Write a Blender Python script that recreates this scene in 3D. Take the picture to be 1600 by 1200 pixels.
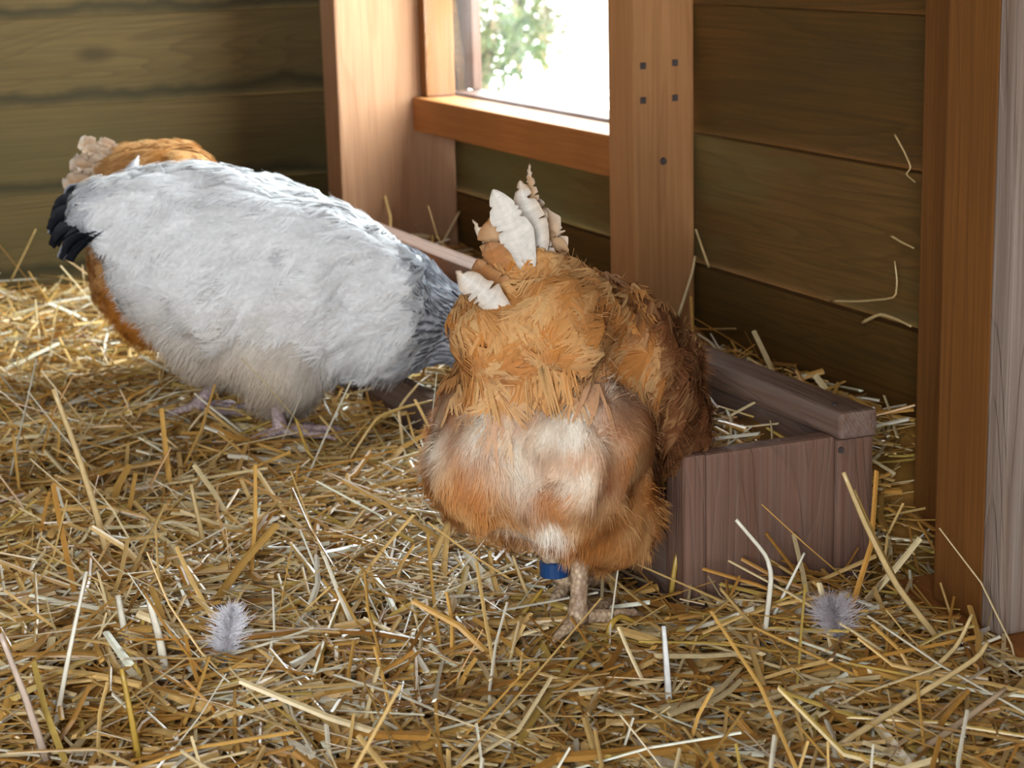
import bpy, bmesh, math
import numpy as np
from mathutils import Vector, Matrix

for _o in list(bpy.data.objects):
    bpy.data.objects.remove(_o)
scene = bpy.context.scene
COL = scene.collection
rng = np.random.default_rng(11)

# ------------------------------------------------------------------ camera, sky, exposure
F_PX = 3029.3
PITCH, ROLL, YAW, CAM_H = math.radians(13.2023), math.radians(-1.4416), math.radians(22.9863), 0.58
_x, _u, _f = Vector((1, 0, 0)), Vector((0, math.sin(PITCH), math.cos(PITCH))), Vector((0, math.cos(PITCH), -math.sin(PITCH)))
_x2 = _x * math.cos(ROLL) + _u * math.sin(ROLL)
_u2 = -_x * math.sin(ROLL) + _u * math.cos(ROLL)
_rz = Matrix.Rotation(-YAW, 3, 'Z')
AX, AU, AF = _rz @ _x2, _rz @ _u2, _rz @ _f
cam_data = bpy.data.cameras.new('camera')
cam_data.sensor_width = 36.0
cam_data.lens = F_PX / 1600.0 * 36.0
cam_data.clip_start = 0.02
cam_data.clip_end = 200
cam_data.dof.use_dof = True
cam_data.dof.focus_distance = 1.62
cam_data.dof.aperture_fstop = 13.0
cam = bpy.data.objects.new('camera', cam_data)
COL.objects.link(cam)
cam.matrix_world = Matrix(((AX.x, AU.x, -AF.x, 0), (AX.y, AU.y, -AF.y, 0), (AX.z, AU.z, -AF.z, CAM_H), (0, 0, 0, 1)))
scene.camera = cam

world = bpy.data.worlds.new('overcast_sky')
scene.world = world
world.use_nodes = True
_bg = world.node_tree.nodes['Background']
_bg.inputs['Color'].default_value = (0.90, 0.955, 1.0, 1)
_bg.inputs['Strength'].default_value = 19.0

scene.view_settings.view_transform = 'Standard'
scene.view_settings.look = 'None'
scene.view_settings.gamma = 1.0
scene.view_settings.use_curve_mapping = False
scene.view_settings.exposure = 0.46

def portal(name, loc, rot, sx, sy):
    """light portal in a real opening of the coop: only guides sampling of the sky"""
    l = bpy.data.lights.new(name, 'AREA')
    l.shape = 'RECTANGLE'; l.size = sx; l.size_y = sy
    l.cycles.is_portal = True
    o = bpy.data.objects.new(name, l); COL.objects.link(o)
    o.location = loc; o.rotation_euler = rot
    return o

# ------------------------------------------------------------------ helpers
def at_z(px, py, z=0.0):
    d = AF + AX * ((px - 800) / F_PX) - AU * ((py - 600) / F_PX)
    return Vector((0, 0, CAM_H)) + d * ((z - CAM_H) / d.z)
def at_y(px, py, Y):
    d = AF + AX * ((px - 800) / F_PX) - AU * ((py - 600) / F_PX)
    return Vector((0, 0, CAM_H)) + d * (Y / d.y)
def at_x(px, py, X):
    d = AF + AX * ((px - 800) / F_PX) - AU * ((py - 600) / F_PX)
    return Vector((0, 0, CAM_H)) + d * (X / d.x)

def link(name, mesh, mat=None, parent=None):
    o = bpy.data.objects.new(name, mesh)
    COL.objects.link(o)
    if mat is not None and not mesh.materials:
        mesh.materials.append(mat)
    if parent is not None:
        o.parent = parent
    return o
def tag(o, label=None, cat=None, group=None, kind=None):
    if label: o['label'] = label
    if cat: o['category'] = cat
    if group: o['group'] = group
    if kind: o['kind'] = kind
    return o
def empty(name, loc=(0, 0, 0), rz=0.0):
    o = bpy.data.objects.new(name, None); COL.objects.link(o)
    o.empty_display_size = 0.02
    o.location = loc; o.rotation_euler = (0, 0, rz)
    return o
def np_mesh(name, V, Fq, smooth=True, col=None):
    """V (n,3); Fq list of arrays of equal-length faces"""
    me = bpy.data.meshes.new(name)
    V = np.asarray(V, np.float32)
    fs = [np.asarray(f, np.int32) for f in (Fq if isinstance(Fq, list) else [Fq]) if len(f)]
    me.vertices.add(len(V)); me.vertices.foreach_set('co', V.ravel())
    loops = np.concatenate([f.ravel() for f in fs])
    tot = np.concatenate([np.full(len(f), f.shape[1], np.int32) for f in fs])
    st = np.concatenate([[0], np.cumsum(tot)[:-1]]).astype(np.int32)
    me.loops.add(len(loops)); me.loops.foreach_set('vertex_index', loops)
    me.polygons.add(len(tot)); me.polygons.foreach_set('loop_start', st); me.polygons.foreach_set('loop_total', tot)
    me.polygons.foreach_set('use_smooth', np.full(len(tot), smooth))
    if col is not None:
        a = me.color_attributes.new('tint', 'FLOAT_COLOR', 'POINT')
        c = np.ones((len(V), 4), np.float32); c[:, :3] = col
        a.data.foreach_set('color', c.ravel())
    me.update(calc_edges=True); me.validate()
    return me
def box_mesh(name, a, b, bevel=0.003, centre=True):
    """bevelled box between corners a and b; origin at its centre"""
    a = Vector(a); b = Vector(b); c = (a + b) / 2
    bm = bmesh.new(); bmesh.ops.create_cube(bm, size=1)
    s = b - a
    for v in bm.verts: v.co = Vector((v.co.x * s.x, v.co.y * s.y, v.co.z * s.z))
    if bevel: bmesh.ops.bevel(bm, geom=bm.edges[:], offset=bevel, segments=2, profile=0.6, affect='EDGES')
    me = bpy.data.meshes.new(name); bm.to_mesh(me); bm.free()
    return me, c
def box(name, a, b, mat, parent=None, bevel=0.003):
    me, c = box_mesh(name, a, b, bevel)
    o = link(name, me, mat, parent); o.location = c
    return o

# value noise ------------------------------------------------------
_NT = np.random.default_rng(5).random((32, 32, 32, 3)) * 2 - 1
def vnoise(P, scale):
    q = np.asarray(P) * scale + 100.0
    i = np.floor(q).astype(int); f = q - i; f = f * f * (3 - 2 * f)
    out = 0
    for dx in (0, 1):
        for dy in (0, 1):
            for dz in (0, 1):
                w = (f[:, 0] if dx else 1 - f[:, 0]) * (f[:, 1] if dy else 1 - f[:, 1]) * (f[:, 2] if dz else 1 - f[:, 2])
                out = out + w[:, None] * _NT[(i[:, 0] + dx) % 32, (i[:, 1] + dy) % 32, (i[:, 2] + dz) % 32]
    return out
def unit(v):
    return v / np.maximum(np.linalg.norm(v, axis=-1, keepdims=True), 1e-9)

# ------------------------------------------------------------------ materials
class NT:
    def __init__(self, name):
        self.m = bpy.data.materials.new(name); self.m.use_nodes = True
        self.t = self.m.node_tree; self.t.nodes.clear()
        self.out = self.t.nodes.new('ShaderNodeOutputMaterial')
    def n(self, typ, **kw):
        nd = self.t.nodes.new(typ)
        for k, v in kw.items():
            if k.startswith('i_'): nd.inputs[k[2:].replace('_', ' ')].default_value = v
            else: setattr(nd, k, v)
        return nd
    def l(self, a, b): self.t.links.new(a, b)
    def math(self, op, a, b=None):
        nd = self.n('ShaderNodeMath', operation=op)
        for k, v in enumerate((a, b)):
            if v is None: continue
            if hasattr(v, 'links'): self.l(v, nd.inputs[k])
            else: nd.inputs[k].default_value = v
        return nd.outputs[0]
    def mix(self, fac, a, b, blend='MIX'):
        nd = self.n('ShaderNodeMix', data_type='RGBA', blend_type=blend)
        for s, v in ((nd.inputs[0], fac), (nd.inputs[6], a), (nd.inputs[7], b)):
            if hasattr(v, 'links'): self.l(v, s)
            elif isinstance(v, (int, float)): s.default_value = v
            else: s.default_value = (*v, 1)
        return nd.outputs[2]
    def ramp(self, fac, stops):
        nd = self.n('ShaderNodeValToRGB'); self.l(fac, nd.inputs[0])
        e = nd.color_ramp.elements
        while len(e) < len(stops): e.new(0.5)
        for k, (p, c) in enumerate(stops): e[k].position = p; e[k].color = (*c, 1) if not isinstance(c, float) else (c, c, c, 1)
        return nd.outputs[0]

def wood(name, base, dark, axis='z', stain=None, stain_amt=0.0, ring=38.0, rough=0.72, knots=0.35, grey=None, grey_amt=0.0, bump=0.25, contrast=0.75, mould=None):
    w = NT(name)
    tc = w.n('ShaderNodeTexCoord'); oi = w.n('ShaderNodeObjectInfo')
    off = w.n('ShaderNodeVectorMath', operation='SCALE'); off.inputs[0].default_value = (3.1, 5.7, 7.3)
    w.l(oi.outputs['Random'], off.inputs['Scale'])
    add = w.n('ShaderNodeVectorMath', operation='ADD'); w.l(tc.outputs['Object'], add.inputs[0]); w.l(off.outputs[0], add.inputs[1])
    sc = {'x': (0.07, 1, 1), 'y': (1, 0.07, 1), 'z': (1, 1, 0.07)}[axis]
    mp = w.n('ShaderNodeMapping'); mp.inputs['Scale'].default_value = sc; w.l(add.outputs[0], mp.inputs['Vector'])
    n1 = w.n('ShaderNodeTexNoise', i_Scale=9.0, i_Detail=3.0, i_Distortion=0.4); w.l(mp.outputs[0], n1.inputs['Vector'])
    rings = w.math('FRACT', w.math('MULTIPLY', n1.outputs['Fac'], ring * 0.42))
    rr = w.ramp(rings, [(0.0, 0.0), (0.62, 0.35), (0.9, 1.0), (1.0, 0.05)])
    mp2 = w.n('ShaderNodeMapping'); mp2.inputs['Scale'].default_value = tuple(0.35 * s if s < 1 else 1 for s in sc); w.l(add.outputs[0], mp2.inputs['Vector'])
    n2 = w.n('ShaderNodeTexNoise', i_Scale=260.0, i_Detail=2.0); w.l(mp2.outputs[0], n2.inputs['Vector'])
    n3 = w.n('ShaderNodeTexNoise', i_Scale=6.0, i_Detail=4.0); w.l(add.outputs[0], n3.inputs['Vector'])
    # knots: stretched voronoi cells
    sck = {'x': (0.45, 1, 1), 'y': (1, 0.45, 1), 'z': (1, 1, 0.45)}[axis]
    mk = w.n('ShaderNodeMapping'); mk.inputs['Scale'].default_value = sck; w.l(add.outputs[0], mk.inputs['Vector'])
    vk = w.n('ShaderNodeTexVoronoi', i_Scale=5.5); w.l(mk.outputs[0], vk.inputs['Vector'])
    kd = w.math('ADD', vk.outputs['Distance'], w.math('MULTIPLY', w.math('SUBTRACT', n3.outputs['Fac'], 0.5), 0.1))
    kn = w.ramp(kd, [(0.0, 1.0), (0.05, 0.9), (0.11, 0.0)])
    c = w.mix(w.math('MULTIPLY', rr, contrast * 0.62), base, dark)
    c = w.mix(w.ramp(n2.outputs['Fac'], [(0.35, 0.0), (0.75, 0.55)]), c, dark)
    c = w.mix(w.ramp(n3.outputs['Fac'], [(0.35, 0.0), (0.7, 0.4)]), c, tuple(x * 0.6 for x in base))
    if stain is not None:
        n4 = w.n('ShaderNodeTexNoise', i_Scale=4.0, i_Detail=5.0, i_Roughness=0.62)
        ms = w.n('ShaderNodeMapping'); ms.inputs['Scale'].default_value = tuple(0.3 if s < 1 else 1.6 for s in sc); w.l(add.outputs[0], ms.inputs['Vector']); w.l(ms.outputs[0], n4.inputs['Vector'])
        c = w.mix(w.math('MULTIPLY', w.ramp(n4.outputs['Fac'], [(0.42, 0.0), (0.62, 1.0)]), stain_amt), c, stain)
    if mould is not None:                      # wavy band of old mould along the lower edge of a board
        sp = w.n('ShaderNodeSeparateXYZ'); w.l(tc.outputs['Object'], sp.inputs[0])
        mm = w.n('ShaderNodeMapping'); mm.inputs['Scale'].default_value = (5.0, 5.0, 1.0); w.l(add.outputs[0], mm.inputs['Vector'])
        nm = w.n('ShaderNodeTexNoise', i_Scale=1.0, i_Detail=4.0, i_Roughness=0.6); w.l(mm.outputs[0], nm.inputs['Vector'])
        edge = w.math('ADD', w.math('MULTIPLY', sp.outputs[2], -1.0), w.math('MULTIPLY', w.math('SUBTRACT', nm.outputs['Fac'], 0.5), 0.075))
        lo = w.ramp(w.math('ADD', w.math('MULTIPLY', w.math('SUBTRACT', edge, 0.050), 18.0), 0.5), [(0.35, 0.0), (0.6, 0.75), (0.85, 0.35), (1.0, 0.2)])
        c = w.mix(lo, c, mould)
    if grey is not None:
        n5 = w.n('ShaderNodeTexNoise', i_Scale=120.0, i_Detail=2.0); w.l(mp2.outputs[0], n5.inputs['Vector'])
        c = w.mix(w.math('MULTIPLY', w.ramp(n5.outputs['Fac'], [(0.3, 0.2), (0.6, 1.0)]), grey_amt), c, grey)
    c = w.mix(w.math('MULTIPLY', kn, knots * 2), c, tuple(x * 0.35 for x in dark))
    p = w.n('ShaderNodeBsdfPrincipled', i_Roughness=rough); p.inputs['Specular IOR Level'].default_value = 0.25
    w.l(c, p.inputs['Base Color'])
    b = w.n('ShaderNodeBump', i_Strength=bump, i_Distance=0.002)
    w.l(w.math('ADD', n2.outputs['Fac'], w.math('MULTIPLY', rr, -0.5)), b.inputs['Height']); w.l(b.outputs[0], p.inputs['Normal'])
    w.l(p.outputs[0], w.out.inputs[0])
    return w.m

def attr_mat(name, rough=0.75, trans=0.25, spec=0.2, sheen=0.0, vary=0.25, nscale=300.0, bump=0.0):
    w = NT(name)
    a = w.n('ShaderNodeAttribute', attribute_name='tint')
    tc = w.n('ShaderNodeTexCoord')
    n = w.n('ShaderNodeTexNoise', i_Scale=nscale, i_Detail=2.0); w.l(tc.outputs['Object'], n.inputs['Vector'])
    k = w.ramp(n.outputs['Fac'], [(0.3, 1.0 - vary), (0.7, 1.0)])
    c = w.mix(1.0, a.outputs['Color'], k, 'MULTIPLY')
    p = w.n('ShaderNodeBsdfPrincipled', i_Roughness=rough); p.inputs['Specular IOR Level'].default_value = spec
    p.inputs['Sheen Weight'].default_value = sheen
    w.l(c, p.inputs['Base Color'])
    if bump:
        b = w.n('ShaderNodeBump', i_Strength=bump, i_Distance=0.001); w.l(n.outputs['Fac'], b.inputs['Height']); w.l(b.outputs[0], p.inputs['Normal'])
    if trans:
        t = w.n('ShaderNodeBsdfTranslucent'); w.l(c, t.inputs['Color'])
        m = w.n('ShaderNodeMixShader'); m.inputs[0].default_value = trans
        w.l(p.outputs[0], m.inputs[1]); w.l(t.outputs[0], m.inputs[2]); w.l(m.outputs[0], w.out.inputs[0])
    else:
        w.l(p.outputs[0], w.out.inputs[0])
    return w.m

def plain(name, col, rough=0.6, var=0.15, scale=60.0, metal=0.0):
    w = NT(name)
    tc = w.n('ShaderNodeTexCoord'); n = w.n('ShaderNodeTexNoise', i_Scale=scale, i_Detail=3.0); w.l(tc.outputs['Object'], n.inputs['Vector'])
    c = w.mix(n.outputs['Fac'], tuple(x * (1 - var) for x in col), tuple(min(1, x * (1 + var)) for x in col))
    p = w.n('ShaderNodeBsdfPrincipled', i_Roughness=rough, i_Metallic=metal); w.l(c, p.inputs['Base Color'])
    b = w.n('ShaderNodeBump', i_Strength=0.3, i_Distance=0.001); w.l(n.outputs['Fac'], b.inputs['Height']); w.l(b.outputs[0], p.inputs['Normal'])
    w.l(p.outputs[0], w.out.inputs[0])
    return w.m

def scaly(name, light, dark):
    w = NT(name)
    tc = w.n('ShaderNodeTexCoord')
    v = w.n('ShaderNodeTexVoronoi', i_Scale=230.0); w.l(tc.outputs['Object'], v.inputs['Vector'])
    n = w.n('ShaderNodeTexNoise', i_Scale=45.0, i_Detail=3.0); w.l(tc.outputs['Object'], n.inputs['Vector'])
    c = w.mix(w.ramp(v.outputs['Distance'], [(0.25, 0.0), (0.75, 0.8)]), light, dark)
    c = w.mix(w.ramp(n.outputs['Fac'], [(0.45, 0.0), (0.65, 0.7)]), c, dark)
    p = w.n('ShaderNodeBsdfPrincipled', i_Roughness=0.5); w.l(c, p.inputs['Base Color'])
    b = w.n('ShaderNodeBump', i_Strength=0.6, i_Distance=0.002, invert=True); w.l(v.outputs['Distance'], b.inputs['Height']); w.l(b.outputs[0], p.inputs['Normal'])
    w.l(p.outputs[0], w.out.inputs[0])
    return w.m

M = {}
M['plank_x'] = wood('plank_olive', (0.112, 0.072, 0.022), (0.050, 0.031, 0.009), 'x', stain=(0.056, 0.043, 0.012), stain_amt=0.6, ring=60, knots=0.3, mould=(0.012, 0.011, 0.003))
M['plank_y'] = wood('plank_brown', (0.130, 0.058, 0.009), (0.044, 0.020, 0.003), 'y', stain=(0.055, 0.038, 0.008), stain_amt=0.5, ring=60, knots=0.3)
M['plank_green'] = wood('plank_green_brown', (0.165, 0.085, 0.02), (0.07, 0.035, 0.008), 'y', stain=(0.140, 0.130, 0.045), stain_amt=0.85, ring=50, knots=0.25)
M['post'] = wood('post_tan', (0.44, 0.215, 0.082), (0.23, 0.092, 0.03), 'z', ring=26, knots=0.3, contrast=0.55, stain=(0.30, 0.125, 0.045), stain_amt=0.3)
M['post_pale'] = wood('post_pale', (0.36, 0.195, 0.105), (0.20, 0.092, 0.042), 'z', ring=26, knots=0.45, contrast=0.55, stain=(0.26, 0.115, 0.05), stain_amt=0.3)
M['post_dark'] = wood('post_orange', (0.19, 0.072, 0.014), (0.10, 0.035, 0.006), 'z', ring=24, knots=0.25, contrast=0.5)
M['sill'] = wood('sill_orange', (0.33, 0.125, 0.030), (0.20, 0.066, 0.014), 'y', ring=24, knots=0.2, contrast=0.5)
M['box_y'] = wood('box_board_y', (0.17, 0.086, 0.050), (0.085, 0.047, 0.032), 'y', ring=70, grey=(0.30, 0.245, 0.22), grey_amt=0.3, knots=0.15, bump=0.5)
M['box_z'] = wood('box_board_z', (0.175, 0.080, 0.047), (0.095, 0.05, 0.035), 'z', ring=60, grey=(0.22, 0.155, 0.125), grey_amt=0.3, knots=0.15, bump=0.5)
M['box_x'] = wood('box_board_x', (0.17, 0.082, 0.048), (0.09, 0.047, 0.032), 'x', ring=60, grey=(0.30, 0.245, 0.22), grey_amt=0.3, knots=0.15, bump=0.5)
M['grey_board'] = wood('grey_board', (0.22, 0.145, 0.10), (0.11, 0.07, 0.048), 'z', ring=70, grey=(0.32, 0.255, 0.215), grey_amt=0.55, knots=0.15, bump=0.6)
M['outer'] = wood('outer_jamb', (0.10, 0.05, 0.032), (0.06, 0.028, 0.018), 'z', ring=24, contrast=0.4)
M['roof'] = wood('roof_board', (0.14, 0.09, 0.045), (0.07, 0.045, 0.02), 'y', ring=50)
M['floor'] = wood('floor_board', (0.12, 0.075, 0.035), (0.06, 0.035, 0.015), 'y', ring=50)
M['straw'] = attr_mat('straw', rough=0.36, trans=0.12, spec=0.6, vary=0.15, nscale=160.0)
M['plume'] = attr_mat('plumage', rough=0.85, trans=0.3, spec=0.08, sheen=0.0, vary=0.12, nscale=220.0)
M['body'] = attr_mat('hen_body', rough=0.9, trans=0.0, spec=0.05, sheen=0.0, vary=0.2, nscale=120.0, bump=0.3)
M['quill'] = attr_mat('large_feather', rough=0.6, trans=0.3, spec=0.25, vary=0.15, nscale=200.0)
M['shank_pink'] = scaly('shank_pinkish', (0.55, 0.43, 0.42), (0.25, 0.17, 0.18))
M['shank_tan'] = scaly('shank_tan', (0.62, 0.46, 0.30), (0.24, 0.15, 0.09))
M['comb'] = plain('comb_red', (0.45, 0.03, 0.02), 0.5)
M['beak'] = plain('beak_horn', (0.45, 0.28, 0.12), 0.4)
M['eye'] = plain('eye_dark', (0.02, 0.012, 0.008), 0.1)
M['ring'] = plain('leg_ring_blue', (0.01, 0.05, 0.16), 0.35)
M['nail'] = plain('nail_metal', (0.10, 0.08, 0.075), 0.55, 0.3, 300, 0.6)
M['ground'] = plain('pale_ground', (0.62, 0.60, 0.54), 0.9, 0.25, 1.2)
M['leaf'] = attr_mat('leaf', rough=0.6, trans=0.3, vary=0.2, nscale=30)

def glass_mat():
    w = NT('window_glass')
    tr = w.n('ShaderNodeBsdfTransparent'); tr.inputs[0].default_value = (0.94, 0.97, 0.97, 1)
    gl = w.n('ShaderNodeBsdfGlossy', i_Roughness=0.05)
    mx = w.n('ShaderNodeMixShader'); mx.inputs[0].default_value = 0.05; w.l(tr.outputs[0], mx.inputs[1]); w.l(gl.outputs[0], mx.inputs[2])
    du = w.n('ShaderNodeBsdfTranslucent'); du.inputs[0].default_value = (0.9, 0.92, 0.92, 1)
    tc = w.n('ShaderNodeTexCoord'); nn = w.n('ShaderNodeTexNoise', i_Scale=9.0, i_Detail=4.0); w.l(tc.outputs['Object'], nn.inputs['Vector'])
    m2 = w.n('ShaderNodeMixShader'); w.l(w.ramp(nn.outputs['Fac'], [(0.3, 0.0), (0.7, 0.012)]), m2.inputs[0])     # dusty film
    w.l(mx.outputs[0], m2.inputs[1]); w.l(du.outputs[0], m2.inputs[2])
    w.l(m2.outputs[0], w.out.inputs[0])
    return w.m
M['glass'] = glass_mat()

# ------------------------------------------------------------------ the setting: walls, floor, roof, window
XW, YW = 1.16, 3.2            # window wall and far wall planes
XL, YN, ZR = -1.25, -1.0, 1.55
ZF = -0.07

tag(box('floor', (XL, YN, ZF - 0.02), (XW + 0.05, YW + 0.05, ZF), M['floor'], bevel=0), kind='structure')
tag(box('ceiling', (XL - 0.1, YN - 0.1, ZR), (XW + 0.12, YW + 0.12, ZR + 0.03), M['roof'], bevel=0), kind='structure')

def plank_mesh(name, length, h, ledge, axis):
    """lapped board: top edge stands proud into the room, foot set back; runs along +/- length/2"""
    th = 0.016
    prof = [(ledge, 0.0), (ledge + th, 0.0), (th, h), (0.0012, h), (0.0, h - 0.0012)]   # (depth away from room, z)
    V = []
    n = 9
    for k in range(n):
        s = -length / 2 + length * k / (n - 1)
        for d, z in prof:
            wob = 0.0007 * math.sin(k * 2.1 + z * 50)
            V.append((s, d + wob, z - h / 2) if axis == 'x' else (d + wob, s, z - h / 2))
    m = len(prof); Fq = []
    for k in range(n - 1):
        for j in range(m):
            Fq.append((k * m + j, k * m + (j + 1) % m, (k + 1) * m + (j + 1) % m, (k + 1) * m + j))
    me = np_mesh(name, V, [np.array(Fq), np.array([list(range(m)), [(n - 1) * m + j for j in range(m)][::-1]])], smooth=False)
    bm = bmesh.new(); bm.from_mesh(me); bmesh.ops.recalc_face_normals(bm, faces=bm.faces); bm.to_mesh(me); bm.free()
    return me

wl = tag(empty('wall_left', (0, YW, 0)), kind='structure')
lapL = [-0.10, 0.034, 0.174, 0.316, 0.458, 0.600, 0.742, 0.884, 1.026, 1.168, 1.310, 1.452, 1.594]
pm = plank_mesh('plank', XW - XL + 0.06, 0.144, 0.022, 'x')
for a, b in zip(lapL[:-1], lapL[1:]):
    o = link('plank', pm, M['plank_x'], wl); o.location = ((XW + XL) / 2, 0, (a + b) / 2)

wr = tag(empty('wall_right', (XW, 0, 0)), kind='structure')
lapR = [-0.165, -0.004, 0.159, 0.325, 0.484, 0.644, 0.804, 0.964, 1.124, 1.284, 1.444, 1.604]
WY0, WY1, WZ1 = 2.206, 2.95, 1.28
cache = {}
def add_plank(y0, y1, a, b, mat):
    key = (round(y1 - y0, 3), round(b - a, 3), mat.name)
    if key not in cache:
        me = plank_mesh('plank', y1 - y0, b - a + 0.002, 0.020, 'y'); me.materials.append(mat); cache[key] = me
    o = link('plank', cache[key], None, wr); o.location = (0, (y0 + y1) / 2, (a + b) / 2)
for k, (a, b) in enumerate(zip(lapR[:-1], lapR[1:])):
    mt = M['plank_green'] if k == 2 else M['plank_y']
    if b <= 0.33 or a > WZ1:
        add_plank(YN, YW + 0.03, a, b, mt)
    else:
        add_plank(YN, WY0 - 0.02, a, b, mt); add_plank(WY1 + 0.02, YW + 0.03, a, b, mt)

wn = tag(empty('wall_near', (0, YN, 0)), kind='structure')
for k in range(11):
    z0 = -0.07 + k * 0.148
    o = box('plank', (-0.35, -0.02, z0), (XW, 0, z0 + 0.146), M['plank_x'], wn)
wd = tag(empty('wall_door_side', (XL, 0, 0)), kind='structure')
for k in range(11):
    z0 = -0.07 + k * 0.148
    o = box('plank', (-0.02, YN, z0), (0, YW, z0 + 0.146), M['plank_y'], wd)

# posts carrying the window wall
def post(name, x0, y0, y1, z0, z1, mat, label):
    o = box(name, (x0, y0, z0), (XW - 0.001, y1, z1), mat, bevel=0.004)
    return tag(o, label, 'post', 'wall posts')
p1 = post('wooden_post', 0.962, 2.942, 3.016, ZF, ZR, M['post_pale'], 'deep tan wooden post in the far corner, left of the window')
p2 = post('wooden_post', 1.076, 2.132, 2.206, ZF, ZR, M['post'], 'tan wooden post with nail marks, right of the window')
p3 = post('wooden_post', 1.078, 1.462, 1.536, ZF, ZR, M['post_dark'], 'narrow dark orange post on the wall, behind the rightmost post')
p4 = post('wooden_post', 0.960, 1.264, 1.336, 0.0, ZR, M['post_dark'], 'deep orange post at the right, beside the grey board')
gb = box('weathered_board', (0.957, 1.236, 0.0), (XW - 0.001, 1.263, ZR), M['grey_board'], bevel=0.003)
tag(gb, 'grey weathered upright board at the right edge of the picture', 'board')
sp = box('sole_plate', (0.952, 0.2, ZF), (1.158, 1.40, -0.001), M['sill'], bevel=0.004)
tag(sp, 'dark reddish floor rail under the rightmost post', 'rail')
# nail marks and screw on the middle post (on its near side)
def disc(name, c, r, ny, parent, mat, sq=False):
    bm = bmesh.new()
    bmesh.ops.create_cone(bm, cap_ends=True, segments=4 if sq else 14, radius1=r, radius2=r * 0.8, depth=0.002)
    bmesh.ops.rotate(bm, cent=(0, 0, 0), matrix=Matrix.Rotation(math.pi / 2, 3, 'X'), verts=bm.verts)
    if sq: bmesh.ops.rotate(bm, cent=(0, 0, 0), matrix=Matrix.Rotation(0.8, 3, 'Y'), verts=bm.verts)
    me = bpy.data.meshes.new(name); bm.to_mesh(me); bm.free()
    o = link(name, me, mat, parent); o.location = Vector(c) - parent.location
    return o
for px, py in ((1005, 103), (1055, 98), (1005, 157), (1055, 153)):
    disc('nail_plate_tooth', at_y(px, py, 2.1315), 0.0060, 1, p2, M['nail'], True)
sc = disc('screw', at_y(1037, 252, 2.1310), 0.0048, 1, p2, M['nail'])

# window
w1 = tag(empty('window_1', (1.10, 2.57, 0.268)), kind='structure')
def wpart(name, a, b, mat, bevel=0.003):
    o = box(name, a, b, mat, w1, bevel); o.location -= w1.location; return o
wpart('sill', (1.086, 2.207, 0.268), (1.155, 2.941, 0.322), M['sill'])
wpart('jamb', (1.100, 2.912, 0.323), (1.150, 2.941, WZ1), M['post_dark'])
wpart('jamb', (1.140, 2.207, 0.323), (1.19, 2.226, WZ1), M['post'])
wpart('head_rail', (1.104, 2.207, WZ1), (1.19, 2.941, WZ1 + 0.05), M['post'])
wpart('outer_sill', (1.156, 2.20, 0.285), (1.215, 2.95, 0.327), M['outer'])
wpart('outer_jamb', (1.190, 2.935, 0.328), (1.206, 3.07, WZ1), M['outer'])
wpart('pane', (1.102, 2.207, 0.323), (1.105, 2.912, WZ1), M['glass'], 0)

# openings: portals in the window and the open door side
portal('sky_portal_window', (1.26, 2.58, 0.805), (0, math.radians(90), 0), 0.97, 0.76)
portal('sky_portal_front', (-0.80, YN, 0.74), (math.radians(90), 0, 0), 0.90, 1.62)

# ------------------------------------------------------------------ nest box on the floor
bx = empty('nest_box', (0.87, 2.2, ZF))
tag(bx, 'weathered reddish wooden nest box on the straw, running along the window wall', 'nest box')
def bpart(name, a, b, mat, bevel=0.003):
    o = box(name, a, b, mat, bx, bevel); o.location -= bx.location; return o
BY0, BY1 = 1.430, 3.06
bpart('end_panel', (0.789, BY0 + 0.002, ZF), (0.921, BY0 + 0.024, 0.131), M['box_z'], 0.004)
bpart('corner_post', (0.766, BY0 - 0.002, ZF), (0.7875, BY0 + 0.036, 0.133), M['box_z'], 0.004)
bpart('corner_post', (0.9225, BY0 + 0.001, ZF), (0.961, BY0 + 0.036, 0.127), M['box_z'], 0.004)
bpart('back_board', (0.938, BY0 + 0.037, ZF), (0.956, BY1, 0.127), M['box_y'], 0.003)
bpart('top_rail', (0.922, BY0 - 0.004, 0.128), (0.961, BY1, 0.153), M['box_y'], 0.004)
bpart('front_lip', (0.770, BY0 + 0.037, ZF), (0.786, BY1, 0.050), M['box_y'], 0.003)
bpart('end_panel', (0.789, BY1 - 0.022, ZF), (0.937, BY1, 0.127), M['box_z'], 0.003)
nl = disc('nail', at_z(1318, 700, 0.10), 0.003, 1, bx, M['nail']); nl.location = (Vector((0.925, BY0 - 0.001, 0.118)) - bx.location)
n2 = disc('nail', (0, 0, 0), 0.003, 1, bx, M['nail']); n2.rotation_euler = (math.radians(90), 0, 0); n2.location = (Vector((0.934, BY0 + 0.025, 0.1538)) - bx.location)

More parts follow.
